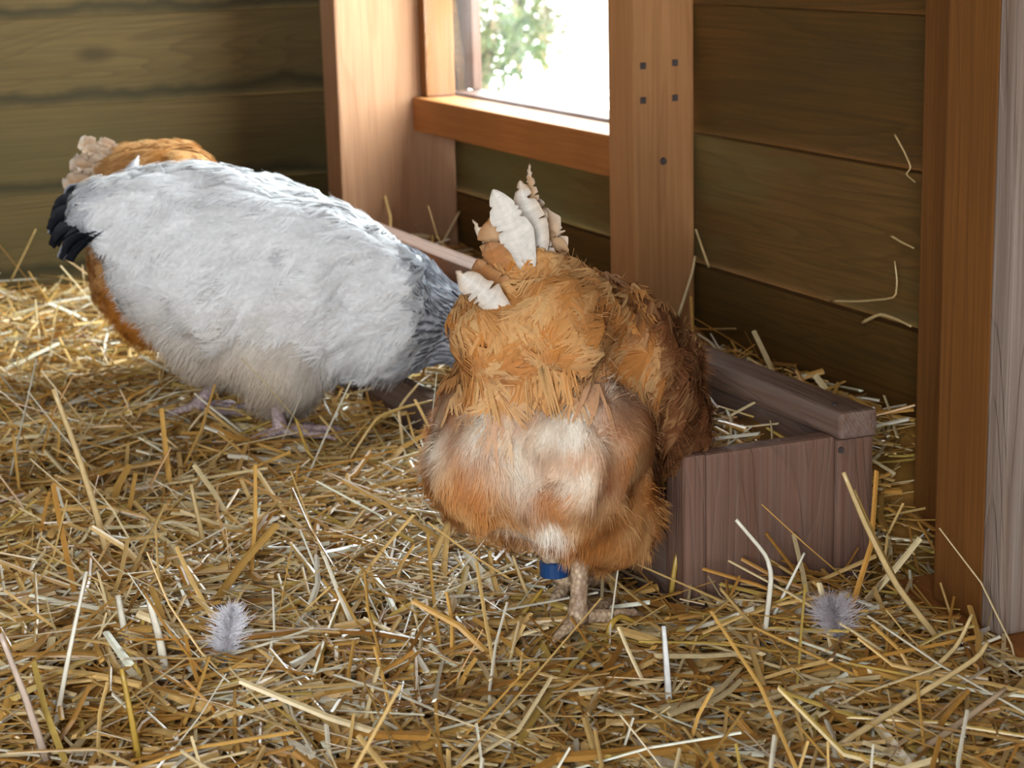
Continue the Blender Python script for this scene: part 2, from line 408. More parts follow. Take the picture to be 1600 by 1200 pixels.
# ------------------------------------------------------------------ straw bedding
def ground(x, y):
    x = np.asarray(x, float); y = np.asarray(y, float)
    P = np.stack([x, y, np.zeros_like(x)], -1)
    z = 0.009 * vnoise(P, 9.0)[:, 0] + 0.005 * vnoise(P, 23.0)[:, 1]
    z = z + 0.035 * np.clip((y - 2.7) / 0.5, 0, 1)
    z = z + 0.028 * np.exp(-(((x - 0.30) / 0.10) ** 2 + ((y - 1.50) / 0.13) ** 2))
    z = z - 0.020 * np.exp(-(((x - 0.22) / 0.09) ** 2 + ((y - 1.36) / 0.07) ** 2))
    z = z + 0.012 * np.exp(-(((x - 0.83) / 0.12) ** 2 + ((y - 1.33) / 0.08) ** 2))
    inbox = (x > 0.778) & (x < 0.945) & (y > BY0 + 0.01)
    z = np.where(inbox, 0.098 - 0.075 * np.clip((y - 1.62) / 0.2, 0, 1) + 0.5 * z + 0.02 * np.clip((x - 0.80) / 0.1, 0, 1), z)
    behind = (x >= 0.945) & (y > BY0 - 0.05)
    z = np.where(behind, -0.03 + 0.11 * np.clip((y - 1.42) / 0.22, 0, 1) + 0.6 * z, z)
    rail = (x >= 0.93) & (y <= BY0 - 0.03)
    z = np.where(rail, z - 0.035 * np.clip((x - 0.93) / 0.05, 0, 1), z)
    return z

STRAW_COLS = np.array([(0.60, 0.34, 0.085), (0.70, 0.46, 0.17), (0.50, 0.245, 0.05), (0.76, 0.60, 0.33), (0.84, 0.77, 0.60), (0.36, 0.165, 0.035), (0.60, 0.41, 0.10)])
STRAW_P = np.array([0.23, 0.24, 0.13, 0.16, 0.11, 0.07, 0.06])

def straws(n, cx, cy, cz, L, W, az, pit, bend, col):
    """n flattened hollow-looking stalks as one array mesh: 4 rings of 4"""
    d = np.stack([np.cos(az) * np.cos(pit), np.sin(az) * np.cos(pit), np.sin(pit)], -1)
    s = np.stack([-np.sin(az), np.cos(az), np.zeros(n)], -1)
    roll = rng.uniform(-0.9, 0.9, n)[:, None]
    up = np.cross(d, s)
    s, up = s * np.cos(roll) + up * np.sin(roll), -s * np.sin(roll) + up * np.cos(roll)
    C = np.stack([cx, cy, cz], -1)
    ts = np.array([-0.5, -0.17, 0.17, 0.5])
    kink = rng.random(n) < 0.12
    kd = rng.normal(0, 0.35, n) * kink
    rows = []
    for t in ts:
        off = (t * t - 0.08) * bend[:, None] * L[:, None]
        p = C + d * (t * L)[:, None] + s * off + up * (-0.3 * off)
        p = p + s * (np.maximum(t - 0.17, 0) * kd * L)[:, None] + up * (np.maximum(t - 0.17, 0) * np.abs(kd) * 0.6 * L)[:, None]
        w = W * (1.0 - 0.25 * (t + 0.5)) * 0.5
        h = w * 0.42
        for a, b in ((1, 0.0), (0.15, 1), (-1, 0.1), (-0.15, -1)):
            rows.append(p + s * (a * w)[:, None] + up * (b * h)[:, None])
    V = np.stack(rows, 1)                     # n,16,3
    base = (np.arange(n) * 16)[:, None]
    q = []
    for k in range(3):
        for j in range(4):
            q.append([k * 4 + j, k * 4 + (j + 1) % 4, (k + 1) * 4 + (j + 1) % 4, (k + 1) * 4 + j])
    q.append([3, 2, 1, 0]); q.append([12, 13, 14, 15])
    Fq = (base[:, None, :] + np.array(q)[None]).reshape(-1, 4)
    cc = np.repeat(col[:, None, :], 16, 1)
    return V.reshape(-1, 3), Fq, cc.reshape(-1, 3)

def straw_colours(n, bright=1.0):
    c = STRAW_COLS[rng.choice(len(STRAW_COLS), n, p=STRAW_P)]
    return np.clip(c * rng.uniform(0.80, 1.20, (n, 1)) * bright, 0, 0.9)

NS = 28000
sx = rng.uniform(-0.25, 1.15, NS * 2); sy = rng.uniform(0.80, 3.19, NS * 2)
left = 0.162 + (sy - 1.344) * 0.156 - 0.28
ok = sx > left
hid = (sx > 0.80) & (sy > 2.35)                     # deep inside the box, mostly out of sight
ok &= ~(hid & (rng.random(NS * 2) < 0.7))
ok &= ~((sx > 0.97) & (sy < 1.40))
sx, sy = sx[ok][:NS], sy[ok][:NS]; n = len(sx)
L = np.clip(rng.lognormal(math.log(0.080), 0.48, n), 0.022, 0.24)
W = np.clip(rng.lognormal(math.log(0.0038), 0.42, n), 0.0014, 0.0090)
az = rng.uniform(0, math.pi, n)
pit = rng.normal(0, 0.13, n); st = rng.random(n) < 0.035; pit[st] = rng.uniform(0.3, 1.0, st.sum())
bnd = rng.normal(0, 0.16, n)
layer = rng.random(n)
sz = ground(sx, sy) - 0.012 + 0.020 * layer + np.abs(np.sin(pit)) * L * 0.30
# keep stalks from crossing the box boards and the walls
hx = np.abs(np.cos(az)) * L * 0.5; hy = np.abs(np.sin(az)) * L * 0.5
bad = (np.abs(sx - 0.777) < hx + 0.010) & (sy > BY0 - 0.02) & (sz < 0.055)
bad |= (np.abs(sx - 0.94) < hx + 0.02) & (sy > BY0 - 0.02)
bad |= (np.abs(sy - (BY0 + 0.012)) < hy + 0.012) & (sx > 0.755) & (sx < 0.965) & (sz < 0.13)
bad |= (sx + hx * 1.3 > 1.145) | (sy + hy * 1.2 > 3.19)
bad |= (sx + hx > 0.958) & (sy - hy < 1.342) & (sz > -0.005)
bad |= (sx + hx > 1.076) & (np.abs(sy - 1.50) < hy + 0.04)
g = ~bad
args = [a[g] for a in (sx, sy, sz, L, W, az, pit, bnd)]; n = int(g.sum())
V1, F1, C1 = straws(n, *args, straw_colours(n))
# matted layer under the loose stalks
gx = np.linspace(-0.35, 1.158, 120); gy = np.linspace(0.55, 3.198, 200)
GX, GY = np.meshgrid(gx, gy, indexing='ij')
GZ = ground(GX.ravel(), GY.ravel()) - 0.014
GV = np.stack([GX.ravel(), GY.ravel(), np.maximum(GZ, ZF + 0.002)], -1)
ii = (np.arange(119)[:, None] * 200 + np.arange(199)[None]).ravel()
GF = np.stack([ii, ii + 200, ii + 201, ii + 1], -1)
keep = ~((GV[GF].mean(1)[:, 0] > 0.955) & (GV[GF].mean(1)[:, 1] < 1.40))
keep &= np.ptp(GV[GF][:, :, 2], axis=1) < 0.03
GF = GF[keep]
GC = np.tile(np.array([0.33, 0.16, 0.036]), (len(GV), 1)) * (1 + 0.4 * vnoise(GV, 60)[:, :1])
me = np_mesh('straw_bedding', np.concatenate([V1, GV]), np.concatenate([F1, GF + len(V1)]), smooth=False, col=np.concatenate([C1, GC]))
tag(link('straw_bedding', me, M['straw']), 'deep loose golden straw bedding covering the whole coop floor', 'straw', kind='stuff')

# single stalks that stand out --------------------------------------------------
def stalk(name, pts, w, col, label, flat=0.5, taper=0.6, parent=None, cat='straw'):
    P = np.array([list(p) for p in pts], float)
    # resample smoothly but keep kinks
    seg = 4; Q = []
    for a, b in zip(P[:-1], P[1:]):
        for k in range(seg): Q.append(a + (b - a) * k / seg)
    Q.append(P[-1]); Q = np.array(Q)
    for _ in range(1): Q[1:-1] = Q[1:-1] * 0.5 + (Q[:-2] + Q[2:]) * 0.25
    T = unit(np.gradient(Q, axis=0)); ref = np.array([AF.x, AF.y, AF.z])
    S = unit(np.cross(T, ref)); U = np.cross(S, T)
    m = 6; V = []
    for i in range(len(Q)):
        r = w * 0.5 * (1 - (1 - taper) * i / (len(Q) - 1))
        for j in range(m):
            a = 2 * math.pi * j / m
            V.append(Q[i] + S[i] * r * math.cos(a) + U[i] * r * flat * math.sin(a))
    V = np.array(V); k = len(Q)
    Fq = [(i * m + j, i * m + (j + 1) % m, (i + 1) * m + (j + 1) % m, (i + 1) * m + j) for i in range(k - 1) for j in range(m)]
    caps = [list(range(m))[::-1], [(k - 1) * m + j for j in range(m)]]
    org = V.mean(0) if parent is None else np.zeros(3)
    org = Q[0] if parent is None else org
    c = np.tile(np.array(col), (len(V), 1)) * (0.9 + 0.2 * rng.random((len(V), 1)))
    me = np_mesh(name, V - org, [np.array(Fq), np.array(caps)], smooth=True, col=c)
    o = link(name, me, M['straw'], parent)
    if parent is None:
        o.location = org
        tag(o, label, cat, 'loose straw stalks')
    return o
def poly(plane, val, pts):
    f = {'y': at_y, 'x': at_x, 'z': at_z}[plane]
    return [f(px, py, val) for px, py in pts]
GOLD, TAN, PALE, OCH = (0.55, 0.35, 0.10), (0.62, 0.44, 0.20), (0.78, 0.72, 0.58), (0.50, 0.31, 0.05)
def up(base, pts, dz=0.0):
    """stalk standing in the vertical plane through its base on the straw"""
    b = at_z(base[0], base[1], dz)
    return [b] + [at_y(px, py, b.y + 0.004 * k) for k, (px, py) in enumerate(pts)]
stalk('straw_stalk', up((176, 900), [(150, 800), (118, 700), (83, 608)]), 0.0075, TAN, 'thick tan straw stalk leaning upright in front of the white hen')
stalk('straw_stalk', up((1475, 1010), [(1400, 915), (1350, 815), (1318, 738)]), 0.0062, TAN, 'long split brown straw stalk arching beside the right end of the box')
stalk('straw_stalk', up((1462, 1000), [(1410, 925), (1372, 850), (1335, 765)]), 0.0035, GOLD, 'thin straw strand close behind the long split arching stalk')
stalk('straw_stalk', up((1193, 1010), [(1206, 900), (1198, 868), (1150, 812)]), 0.0052, PALE, 'pale bent straw stalk standing against the box end panel')
stalk('straw_stalk', up((1195, 990), [(1222, 935), (1257, 864)]), 0.0040, PALE, 'straight pale straw slanting right in front of the box end panel')
stalk('straw_stalk', up((1046, 1105), [(1042, 1040), (1037, 978)]), 0.0062, (0.80, 0.78, 0.74), 'short white flat straw standing right of the brown hen foot')
stalk('straw_stalk', up((1048, 935), [(1056, 875), (1068, 836)]), 0.0055, OCH, 'yellow straw blade leaning on the front lip by the corner post')
stalk('straw_stalk', up((535, 735), [(588, 652), (628, 637), (676, 626)]), 0.0042, GOLD, 'kinked golden straw between the white hen and the brown hen')
stalk('straw_stalk', up((632, 712), [(627, 675), (622, 640), (636, 620), (654, 600)]), 0.0045, TAN, 'upright straw with a swollen tip between the two front hens')
stalk('straw_stalk', up((300, 0) if False else (322, 868), [(312, 820), (298, 757)]), 0.0060, TAN, 'short stiff straw standing below the white hen')
stalk('straw_stalk', up((87, 1133), [(108, 1020), (135, 893)]), 0.0048, PALE, 'long pale straw standing at the lower left')
stalk('straw_stalk', up((72, 1188), [(40, 1090), (0, 990)]), 0.0068, (0.60, 0.46, 0.36), 'thick pinkish straw at the lower left edge')
stalk('straw_stalk', up((835, 950), [(818, 915), (801, 868)]), 0.0045, TAN, 'short straw standing left of the brown hen legs')
stalk('straw_stalk', up((798, 985), [(820, 955), (848, 920)]), 0.0055, OCH, 'yellow straw crossing in front of the blue leg ring')
stalk('straw_stalk', up((946, 1006), [(956, 972), (970, 962), (998, 975)]), 0.0065, OCH, 'folded yellow straw beside the brown hen foot')
stalk('straw_stalk', up((278, 692), [(324, 635), (386, 643)]), 0.0040, TAN, 'straw folded at a right angle below the white hen tail end')
stalk('straw_stalk', up((500, 735), [(478, 700), (462, 655)]), 0.0050, OCH, 'ochre straw leaning beside the white hen foot')
stalk('straw_stalk', poly('y', 3.16, [(16, 440), (36, 400), (56, 358)]), 0.0028, GOLD, 'thin straw leaning against the left wall')
stalk('straw_stalk', poly('y', 2.08, [(1050, 520), (1068, 470), (1082, 425), (1086, 400)]), 0.0050, TAN, 'long straw leaning on the post right of the window')
stalk('straw_stalk', poly('y', 2.11, [(1108, 418), (1098, 390), (1087, 358)]), 0.0038, TAN, 'short straw stuck behind the post right of the window')
stalk('straw_stalk', poly('x', 1.145, [(1345, 505), (1375, 490), (1400, 498), (1424, 510)]), 0.0042, TAN, 'forked orange straw stuck on the right wall')
stalk('straw_stalk', poly('x', 1.148, [(1298, 470), (1340, 471), (1399, 466), (1402, 440), (1398, 408)]), 0.0026, TAN, 'thin angled straw snagged on the right wall planks')
stalk('straw_stalk', poly('x', 1.148, [(1392, 368), (1408, 378), (1428, 388)]), 0.0030, TAN, 'small straw stuck in the right wall under the green plank')
stalk('straw_stalk', poly('x', 1.146, [(1398, 210), (1412, 235), (1424, 262), (1415, 272), (1430, 285)]), 0.0022, TAN, 'wispy bent straw snagged above the green plank')
stalk('straw_stalk', poly('y', 2.90, [(688, 385), (705, 355), (718, 330)]), 0.0045, TAN, 'straw sticking up behind the box rail by the corner post')
stalk('straw_stalk', up((1302, 1171), [(1420, 1095), (1528, 1028), (1544, 1003)]), 0.0058, TAN, 'long bent straw at the lower right corner')
stalk('straw_stalk', up((1407, 1090), [(1495, 1012), (1519, 960)]), 0.0050, TAN, 'straw rising towards the foot of the rightmost post')
stalk('straw_stalk', up((1418, 1188), [(1500, 1130), (1572, 1076)]), 0.0066, (0.45, 0.32, 0.2), 'thick dull straw at the lower right corner edge')
stalk('straw_stalk', up((1528, 990), [(1565, 972), (1608, 952)]), 0.0055, (0.42, 0.36, 0.32), 'frayed grey straw at the foot of the grey board')
stalk('straw_stalk', up((668, 955), [(620, 975), (575, 1002), (540, 1035)], 0.006), 0.0055, PALE, 'pale straw lying slanted in the middle of the floor')
stalk('straw_stalk', up((218, 1195), [(205, 1120), (190, 1045)]), 0.0058, OCH, 'dark ochre straw standing at the bottom left')
stalk('straw_stalk', up((262, 1075), [(250, 1000), (232, 935)]), 0.0085, PALE, 'broad pale split straw beside the left white down feather')
stalk('straw_stalk', up((205, 1045), [(195, 990), (184, 930)]), 0.0080, PALE, 'broad grey straw standing left of the pale split one')

# ------------------------------------------------------------------ hens
def sd_ell(P, c, r, pitch=0.0, yaw=0.0):
    q = P - np.array(c)
    if yaw:
        a = math.radians(yaw); q = np.stack([q[:, 0] * math.cos(a) + q[:, 1] * math.sin(a), -q[:, 0] * math.sin(a) + q[:, 1] * math.cos(a), q[:, 2]], -1)
    if pitch:                                        # nose down positive
        a = math.radians(pitch); q = np.stack([q[:, 0] * math.cos(a) - q[:, 2] * math.sin(a), q[:, 1], q[:, 0] * math.sin(a) + q[:, 2] * math.cos(a)], -1)
    r = np.array(r)
    k0 = np.linalg.norm(q / r, axis=1); k1 = np.linalg.norm(q / (r * r), axis=1)
    return k0 * (k0 - 1) / np.maximum(k1, 1e-6)
def sd_cap(P, a, b, ra, rb):
    a = np.array(a); b = np.array(b); ab = b - a
    t = np.clip(((P - a) @ ab) / (ab @ ab), 0, 1)
    return np.linalg.norm(P - a - t[:, None] * ab, axis=1) - (ra + (rb - ra) * t)
def smin(a, b, k):
    h = np.clip(0.5 + 0.5 * (b - a) / k, 0, 1)
    return b + (a - b) * h - k * h * (1 - h)

class Hen:
    def __init__(self, prims, lump=0.006, lump_scale=28.0, seed=0):
        self.prims, self.lump, self.ls = prims, lump, lump_scale
        self.seed = np.array([seed * 3.7, seed * 1.3, seed * 2.1])
    def sdf(self, P):
        d = None
        for pr in self.prims:
            kind, k = pr[0], pr[1]
            v = sd_ell(P, *pr[2:]) if kind == 'e' else sd_cap(P, *pr[2:])
            d = v if d is None else smin(d, v, k)
        if self.lump:
            d = d - self.lump * vnoise(P + self.seed, self.ls)[:, 0] - 0.4 * self.lump * vnoise(P + self.seed, self.ls * 2.3)[:, 1]
        return d
    def grad(self, P, e=0.0015):
        g = np.stack([self.sdf(P + e * np.eye(3)[k]) - self.sdf(P - e * np.eye(3)[k]) for k in range(3)], -1)
        return unit(g)
    def mesh(self, lo, hi, h=0.0075):
        ax = [np.arange(lo[k], hi[k] + h, h) for k in range(3)]
        nx, ny, nz = map(len, ax)
        G = np.stack(np.meshgrid(*ax, indexing='ij'), -1).reshape(-1, 3)
        D = self.sdf(G).reshape(nx, ny, nz)
        ins = D < 0
        acc = np.zeros((nx - 1, ny - 1, nz - 1, 3)); cnt = np.zeros((nx - 1, ny - 1, nz - 1))
        corners = [(i, j, k) for i in (0, 1) for j in (0, 1) for k in (0, 1)]
        sub = {c: D[c[0]:nx - 1 + c[0], c[1]:ny - 1 + c[1], c[2]:nz - 1 + c[2]] for c in corners}
        for c in corners:
            for a in range(3):
                if c[a]: continue
                c2 = list(c); c2[a] = 1; c2 = tuple(c2)
                da, db = sub[c], sub[c2]
                x = (da < 0) != (db < 0)
                t = np.where(x, da / np.where(x, da - db, 1), 0)
                for m in range(3):
                    acc[..., m] += x * ((c[m]) + (t if m == a else 0))
                cnt += x
        act = cnt > 0
        idx = -np.ones(act.shape, int); idx[act] = np.arange(act.sum())
        ijk = np.argwhere(act)
        V = np.array(lo) + h * (ijk + acc[act] / cnt[act][:, None])
        quads = []
        for a in range(3):
            b, c = (a + 1) % 3, (a + 2) % 3
            s0 = [slice(None)] * 3; s1 = [slice(None)] * 3
            s0[a] = slice(0, -1); s1[a] = slice(1, None)
            x = ins[tuple(s0)] != ins[tuple(s1)]
            e = np.argwhere(x)
            e = e[(e[:, b] > 0) & (e[:, c] > 0) & (e[:, b] < D.shape[b] - 1) & (e[:, c] < D.shape[c] - 1)]
            flip = ins[tuple(e.T)]
            def cell(db, dc):
                q = e.copy(); q[:, b] += db; q[:, c] += dc
                return idx[tuple(q.T)]
            q = np.stack([cell(-1, -1), cell(0, -1), cell(0, 0), cell(-1, 0)], -1)
            q[~flip] = q[~flip][:, ::-1]
            quads.append(q)
        Q = np.concatenate(quads)
        for _ in range(2):
            V = V - self.grad(V) * self.sdf(V)[:, None] * 0.9
        self.V, self.Q = V, Q
        return V, Q
    def scatter(self, n, gen):
        V, Q = self.V, self.Q
        T = np.concatenate([Q[:, [0, 1, 2]], Q[:, [0, 2, 3]]])
        A = np.linalg.norm(np.cross(V[T[:, 1]] - V[T[:, 0]], V[T[:, 2]] - V[T[:, 0]]), axis=1)
        t = gen.choice(len(T), n, p=A / A.sum())
        u = gen.random((n, 2)); f = u.sum(1) > 1; u[f] = 1 - u[f]
        P = V[T[t, 0]] + u[:, :1] * (V[T[t, 1]] - V[T[t, 0]]) + u[:, 1:] * (V[T[t, 2]] - V[T[t, 0]])
        return P, self.grad(P)

def flow_dir(P, N, base):
    b = base(P) if callable(base) else np.tile(np.array(base, float), (len(P), 1))
    t = b - (b * N).sum(1)[:, None] * N
    return unit(t)

def make_feathers(hen, P, N, Fl, L, W, lift, col_fn, gen, cols=5, rows=7, hug=0.0015, rise=0.006, jit=0.18, tipround=0.55):
    """rounded contour feathers lying on the body"""
    n = len(P)
    D = unit(Fl + jit * gen.normal(0, 1, (n, 3)) * np.array([1, 1, 1]))
    D = unit(D - (D * N).sum(1)[:, None] * N)
    S = np.cross(N, D)
    V = np.zeros((n, rows, cols, 3)); sv = np.linspace(0, 1, rows); cv = np.linspace(-1, 1, cols)
    prof = np.sqrt(np.clip(1 - (np.maximum(sv - 0.45, 0) / 0.56) ** 2, 0.02, 1)) * np.interp(sv, [0, 0.3, 1], [0.45, 0.95, 1.0])
    for i, s in enumerate(sv):
        for j, c in enumerate(cv):
            ss = s - 0.16 * c * c * max(0.0, s - 0.3)
            p = P + D * (ss * L)[:, None] + S * (c * prof[i] * W * 0.5)[:, None]
            V[:, i, j] = p
    flat = V.reshape(-1, 3)
    S0 = np.tile(np.repeat(sv, cols), n); C0 = np.tile(np.tile(cv, rows), n)
    off = hug + (rise * np.repeat(lift, rows * cols)) * S0 ** 1.5 + 0.0015 * (1 - C0 ** 2)
    for _ in range(2):
        d = hen.sdf(flat); g = hen.grad(flat)
        flat = flat + g * (off - d)[:, None]
    base = (np.arange(n) * rows * cols)[:, None, None]
    q = np.array([[i * cols + j, i * cols + j + 1, (i + 1) * cols + j + 1, (i + 1) * cols + j] for i in range(rows - 1) for j in range(cols - 1)])
    Fq = (base + q[None]).reshape(-1, 4)
    col = col_fn(np.repeat(P, rows * cols, 0), S0, C0, np.repeat(gen.random(n), rows * cols))
    return flat, Fq, col

def make_plumes(hen, P, N, Fl, L, W, lift, col_fn, gen, nb=11, hug=0.0015, rise=0.004, jit=0.18, curl=0.25):
    """soft contour feathers: every vane is a double row of barbs on a curved shaft"""
    n = len(P)
    D = unit(Fl + jit * gen.normal(0, 1, (n, 3))); D = unit(D - (D * N).sum(1)[:, None] * N)
    S = np.cross(N, D)
    bend = gen.normal(0, curl, n)
    rowsV, off, sc, cc = [], [], [], []
    for sd in (-1, 1):
        for i in range(nb):
            t = 0.08 + 0.90 * i / (nb - 1)
            base = P + D * (t * L)[:, None] + S * (bend * t * t * L * 0.5)[:, None]
            al = math.radians(58 - 44 * t)
            pr = math.sqrt(max(0.03, 1 - (max(t - 0.40, 0) / 0.66) ** 2)) * min(1.0, 0.5 + 1.6 * t)
            ln = (W * 0.5 * pr / max(math.sin(al), 0.45)) * gen.uniform(0.85, 1.12, n)
            di = unit(D * math.cos(al) + S * (sd * math.sin(al)) + 0.07 * gen.normal(0, 1, (n, 3)))
            wb = (L * 0.90 / (nb - 1) * 0.85)[:, None]
            dw = unit(D - (D * di).sum(1)[:, None] * di)
            for f, wk in ((0.0, 0.5), (0.55, 0.5), (1.0, 0.14)):
                m = base + di * (ln * f)[:, None] + D * (0.18 * f * f * ln)[:, None]
                for e in (-1, 1):
                    rowsV.append(m + dw * wb * (e * wk))
                    off.append(hug + rise * lift * t ** 1.5 + 0.0012 * (1 - f) + gen.uniform(0, 0.0006, n))
                    sc.append(np.full(n, t)); cc.append(np.full(n, sd * f))
    K = len(rowsV)
    flat = np.stack(rowsV, 1).reshape(-1, 3); off = np.stack(off, 1).ravel(); sc = np.stack(sc, 1).ravel(); cc = np.stack(cc, 1).ravel()
    for _ in range(2):
        d = hen.sdf(flat); flat = flat + hen.grad(flat) * (off - d)[:, None]
    q = np.array([[b * 6 + k for k in f] for b in range(K // 6) for f in ((0, 1, 3, 2), (2, 3, 5, 4))])
    Fq = ((np.arange(n) * K)[:, None, None] + q[None]).reshape(-1, 4)
    col = col_fn(np.repeat(P, K, 0), sc, cc, np.repeat(gen.random(n), K))
    col = col * np.repeat(0.93 + 0.12 * gen.random(n * (K // 6)), 6)[:, None]
    return flat, Fq, col

def make_fluff(hen, P, N, Fl, L, W, lift, col_fn, gen, clump=0.55, cscale=70.0, droop=0.15):
    n = len(P)
    cl = vnoise(P + 7.3, cscale) + 0.6 * vnoise(P + 3.1, cscale * 2.2)
    D = unit(Fl * (1 - lift)[:, None] + N * lift[:, None] + clump * cl + 0.18 * gen.normal(0, 1, (n, 3)))
    S = unit(np.cross(N, D)); 
    P0 = P - N * 0.002
    P1 = P0 + D * (0.45 * L)[:, None]
    D2 = unit(D + 0.55 * Fl + np.array([0, 0, -droop]) + 0.25 * clump * cl)
    P2 = P1 + D2 * (0.55 * L)[:, None]
    for A, o in ((P1, 0.002), (P2, 0.003)):
        d = hen.sdf(A); bad = d < o
        if bad.any(): A[bad] += hen.grad(A[bad]) * (o - d[bad])[:, None]
    V = np.stack([P0 - S * (W * 0.5)[:, None], P0 + S * (W * 0.5)[:, None], P1 - S * (W * 0.45)[:, None], P1 + S * (W * 0.45)[:, None], P2 - S * (W * 0.12)[:, None], P2 + S * (W * 0.12)[:, None]], 1).reshape(-1, 3)
    Fq = ((np.arange(n) * 6)[:, None, None] + np.array([[0, 1, 3, 2], [2, 3, 5, 4]])[None]).reshape(-1, 4)
    col = col_fn(np.repeat(P, 6, 0), np.tile([0, 0, .5, .5, 1, 1], n), np.zeros(n * 6), np.repeat(gen.random(n), 6))
    return V, Fq, col

def tubes_np(paths, m=8):
    """list of (points, radii) -> one mesh array"""
    V, Q, T = [], [], []
    for pts, rad in paths:
        P = np.array(pts, float); t = unit(np.gradient(P, axis=0))
        ref = np.array([0.0, 1.0, 0.0]) if abs(t[:, 1]).max() < 0.85 else np.array([1.0, 0, 0])
        S = unit(np.cross(t, ref)); U = np.cross(S, t); b = len(V)
        for i in range(len(P)):
            for j in range(m):
                a = 2 * math.pi * j / m
                V.append(P[i] + rad[i] * (S[i] * math.cos(a) + U[i] * math.sin(a)))
        for i in range(len(P) - 1):
            for j in range(m):
                Q.append((b + i * m + j, b + i * m + (j + 1) % m, b + (i + 1) * m + (j + 1) % m, b + (i + 1) * m + j))
        e = len(V); V.append(P[0]); V.append(P[-1])
        for j in range(m):
            T.append((e, b + (j + 1) % m, b + j)); k = b + (len(P) - 1) * m; T.append((e + 1, k + j, k + (j + 1) % m))
    return np.array(V), np.array(Q), np.array(T)

def leg_paths(hip, foot, yaw=0.0, r=0.0085):
    hip = np.array(hip, float); foot = np.array(foot, float)
    out = []
    mid = (hip + foot) / 2
    sh = [hip, hip * 0.66 + foot * 0.34, hip * 0.33 + foot * 0.67, foot + (0, 0, 0.012), foot + (0, 0, 0.006)]
    out.append((sh, [r * 1.25, r * 0.95, r * 0.85, r * 1.1, r * 1.0]))
    for a, l in ((-32, 0.050), (0, 0.062), (32, 0.050), (176, 0.028)):
        t = math.radians(a + yaw); d = np.array([math.cos(t), math.sin(t), 0])
        b = foot + np.array([0, 0, 0.007])
        pts = [b - d * 0.004 + (0, 0, 0.002), b + d * l * 0.28 + (0, 0, 0.002), b + d * l * 0.55 - (0, 0, 0.001), b + d * l * 0.82 - (0, 0, 0.002), b + d * (l + 0.004) - (0, 0, 0.003), b + d * (l + 0.016) - (0, 0, 0.008)]
        out.append((pts, [r * 0.8, r * 0.68, r * 0.74, r * 0.55, r * 0.42, r * 0.08]))
    return out

def big_feather(name, pts, width, cols_fn, parent, side=(0, 1, 0), fray=0.15, cup=0.15, seed=1, rows=26, cols=9, tip=0.35):
    """a single large quill feather: rachis along pts (hen space), vane with frayed, barbed edges"""
    gen = np.random.default_rng(seed)
    P = np.array(pts, float)
    tt = np.linspace(0, len(P) - 1, rows)
    # catmull-rom
    Q = []
    for t in tt:
        i = min(int(t), len(P) - 2); f = t - i
        p0, p1, p2, p3 = P[max(i - 1, 0)], P[i], P[i + 1], P[min(i + 2, len(P) - 1)]
        Q.append(0.5 * ((2 * p1) + (-p0 + p2) * f + (2 * p0 - 5 * p1 + 4 * p2 - p3) * f * f + (-p0 + 3 * p1 - 3 * p2 + p3) * f ** 3))
    Q = np.array(Q); T = unit(np.gradient(Q, axis=0))
    S = np.array(side, float); S = unit(S[None] - (T @ S)[:, None] * T); N = np.cross(T, S)
    s = np.linspace(0, 1, rows); c = np.linspace(-1, 1, cols)
    prof = np.interp(s, [0, 0.12, 0.40, 0.65, 0.85, 1.0], [0.18, 0.6, 1.0, 0.88, 0.42 + 0.55 * tip, tip * 0.7])
    kn = gen.random((9, 2)); xs9 = np.linspace(0, 1, 9)
    fl = np.stack([np.interp(s, xs9, kn[:, e]) for e in (0, 1)], -1) * 0.8
    for e in (0, 1):                              # a few splits where the barbs have parted
        for _ in range(int(2 + fray * 9)):
            q = gen.uniform(0.35, 1.0); fl[:, e] += gen.uniform(0.5, 1.4) * np.clip(1 - np.abs(s - q) / gen.uniform(0.012, 0.03), 0, 1)
    V = np.zeros((rows, cols, 3)); C = np.zeros((rows, cols, 3))
    for i in range(rows):
        for j in range(cols):
            e = max(0.3, 1 - fray * fl[i, 0 if c[j] < 0 else 1] * abs(c[j]) ** 2)
            w = width * 0.5 * prof[i] * e
            V[i, j] = Q[i] + S[i] * c[j] * w + T[i] * abs(c[j]) * width * 0.26 * (1 - s[i]) + N[i] * (-cup * width * c[j] ** 2 + (0.0011 if j == cols // 2 else 0))
            C[i, j] = cols_fn(s[i], c[j])
    Fq = [(i * cols + j, i * cols + j + 1, (i + 1) * cols + j + 1, (i + 1) * cols + j) for i in range(rows - 1) for j in range(cols - 1)]
    # drop a few edge cells so the vane splits
    keep = []
    for k, f in enumerate(Fq):
        i, j = divmod(k, cols - 1)
        edge = j in (0, cols - 2)
        keep.append(f)
    V = V.reshape(-1, 3); C = C.reshape(-1, 3) * (0.90 + 0.14 * gen.random((rows, 1))[np.repeat(np.arange(rows), cols)])
    # thickness: a second skin just under the first
    V2 = V - np.repeat(N, cols, 0) * 0.0006
    Fk = np.array(keep); nV = len(V)
    me = np_mesh(name, np.concatenate([V, V2]), np.concatenate([Fk, Fk[:, ::-1] + nV]), smooth=True, col=np.clip(np.concatenate([C, C]), 0, 0.95))
    return link(name, me, M['quill'], parent)

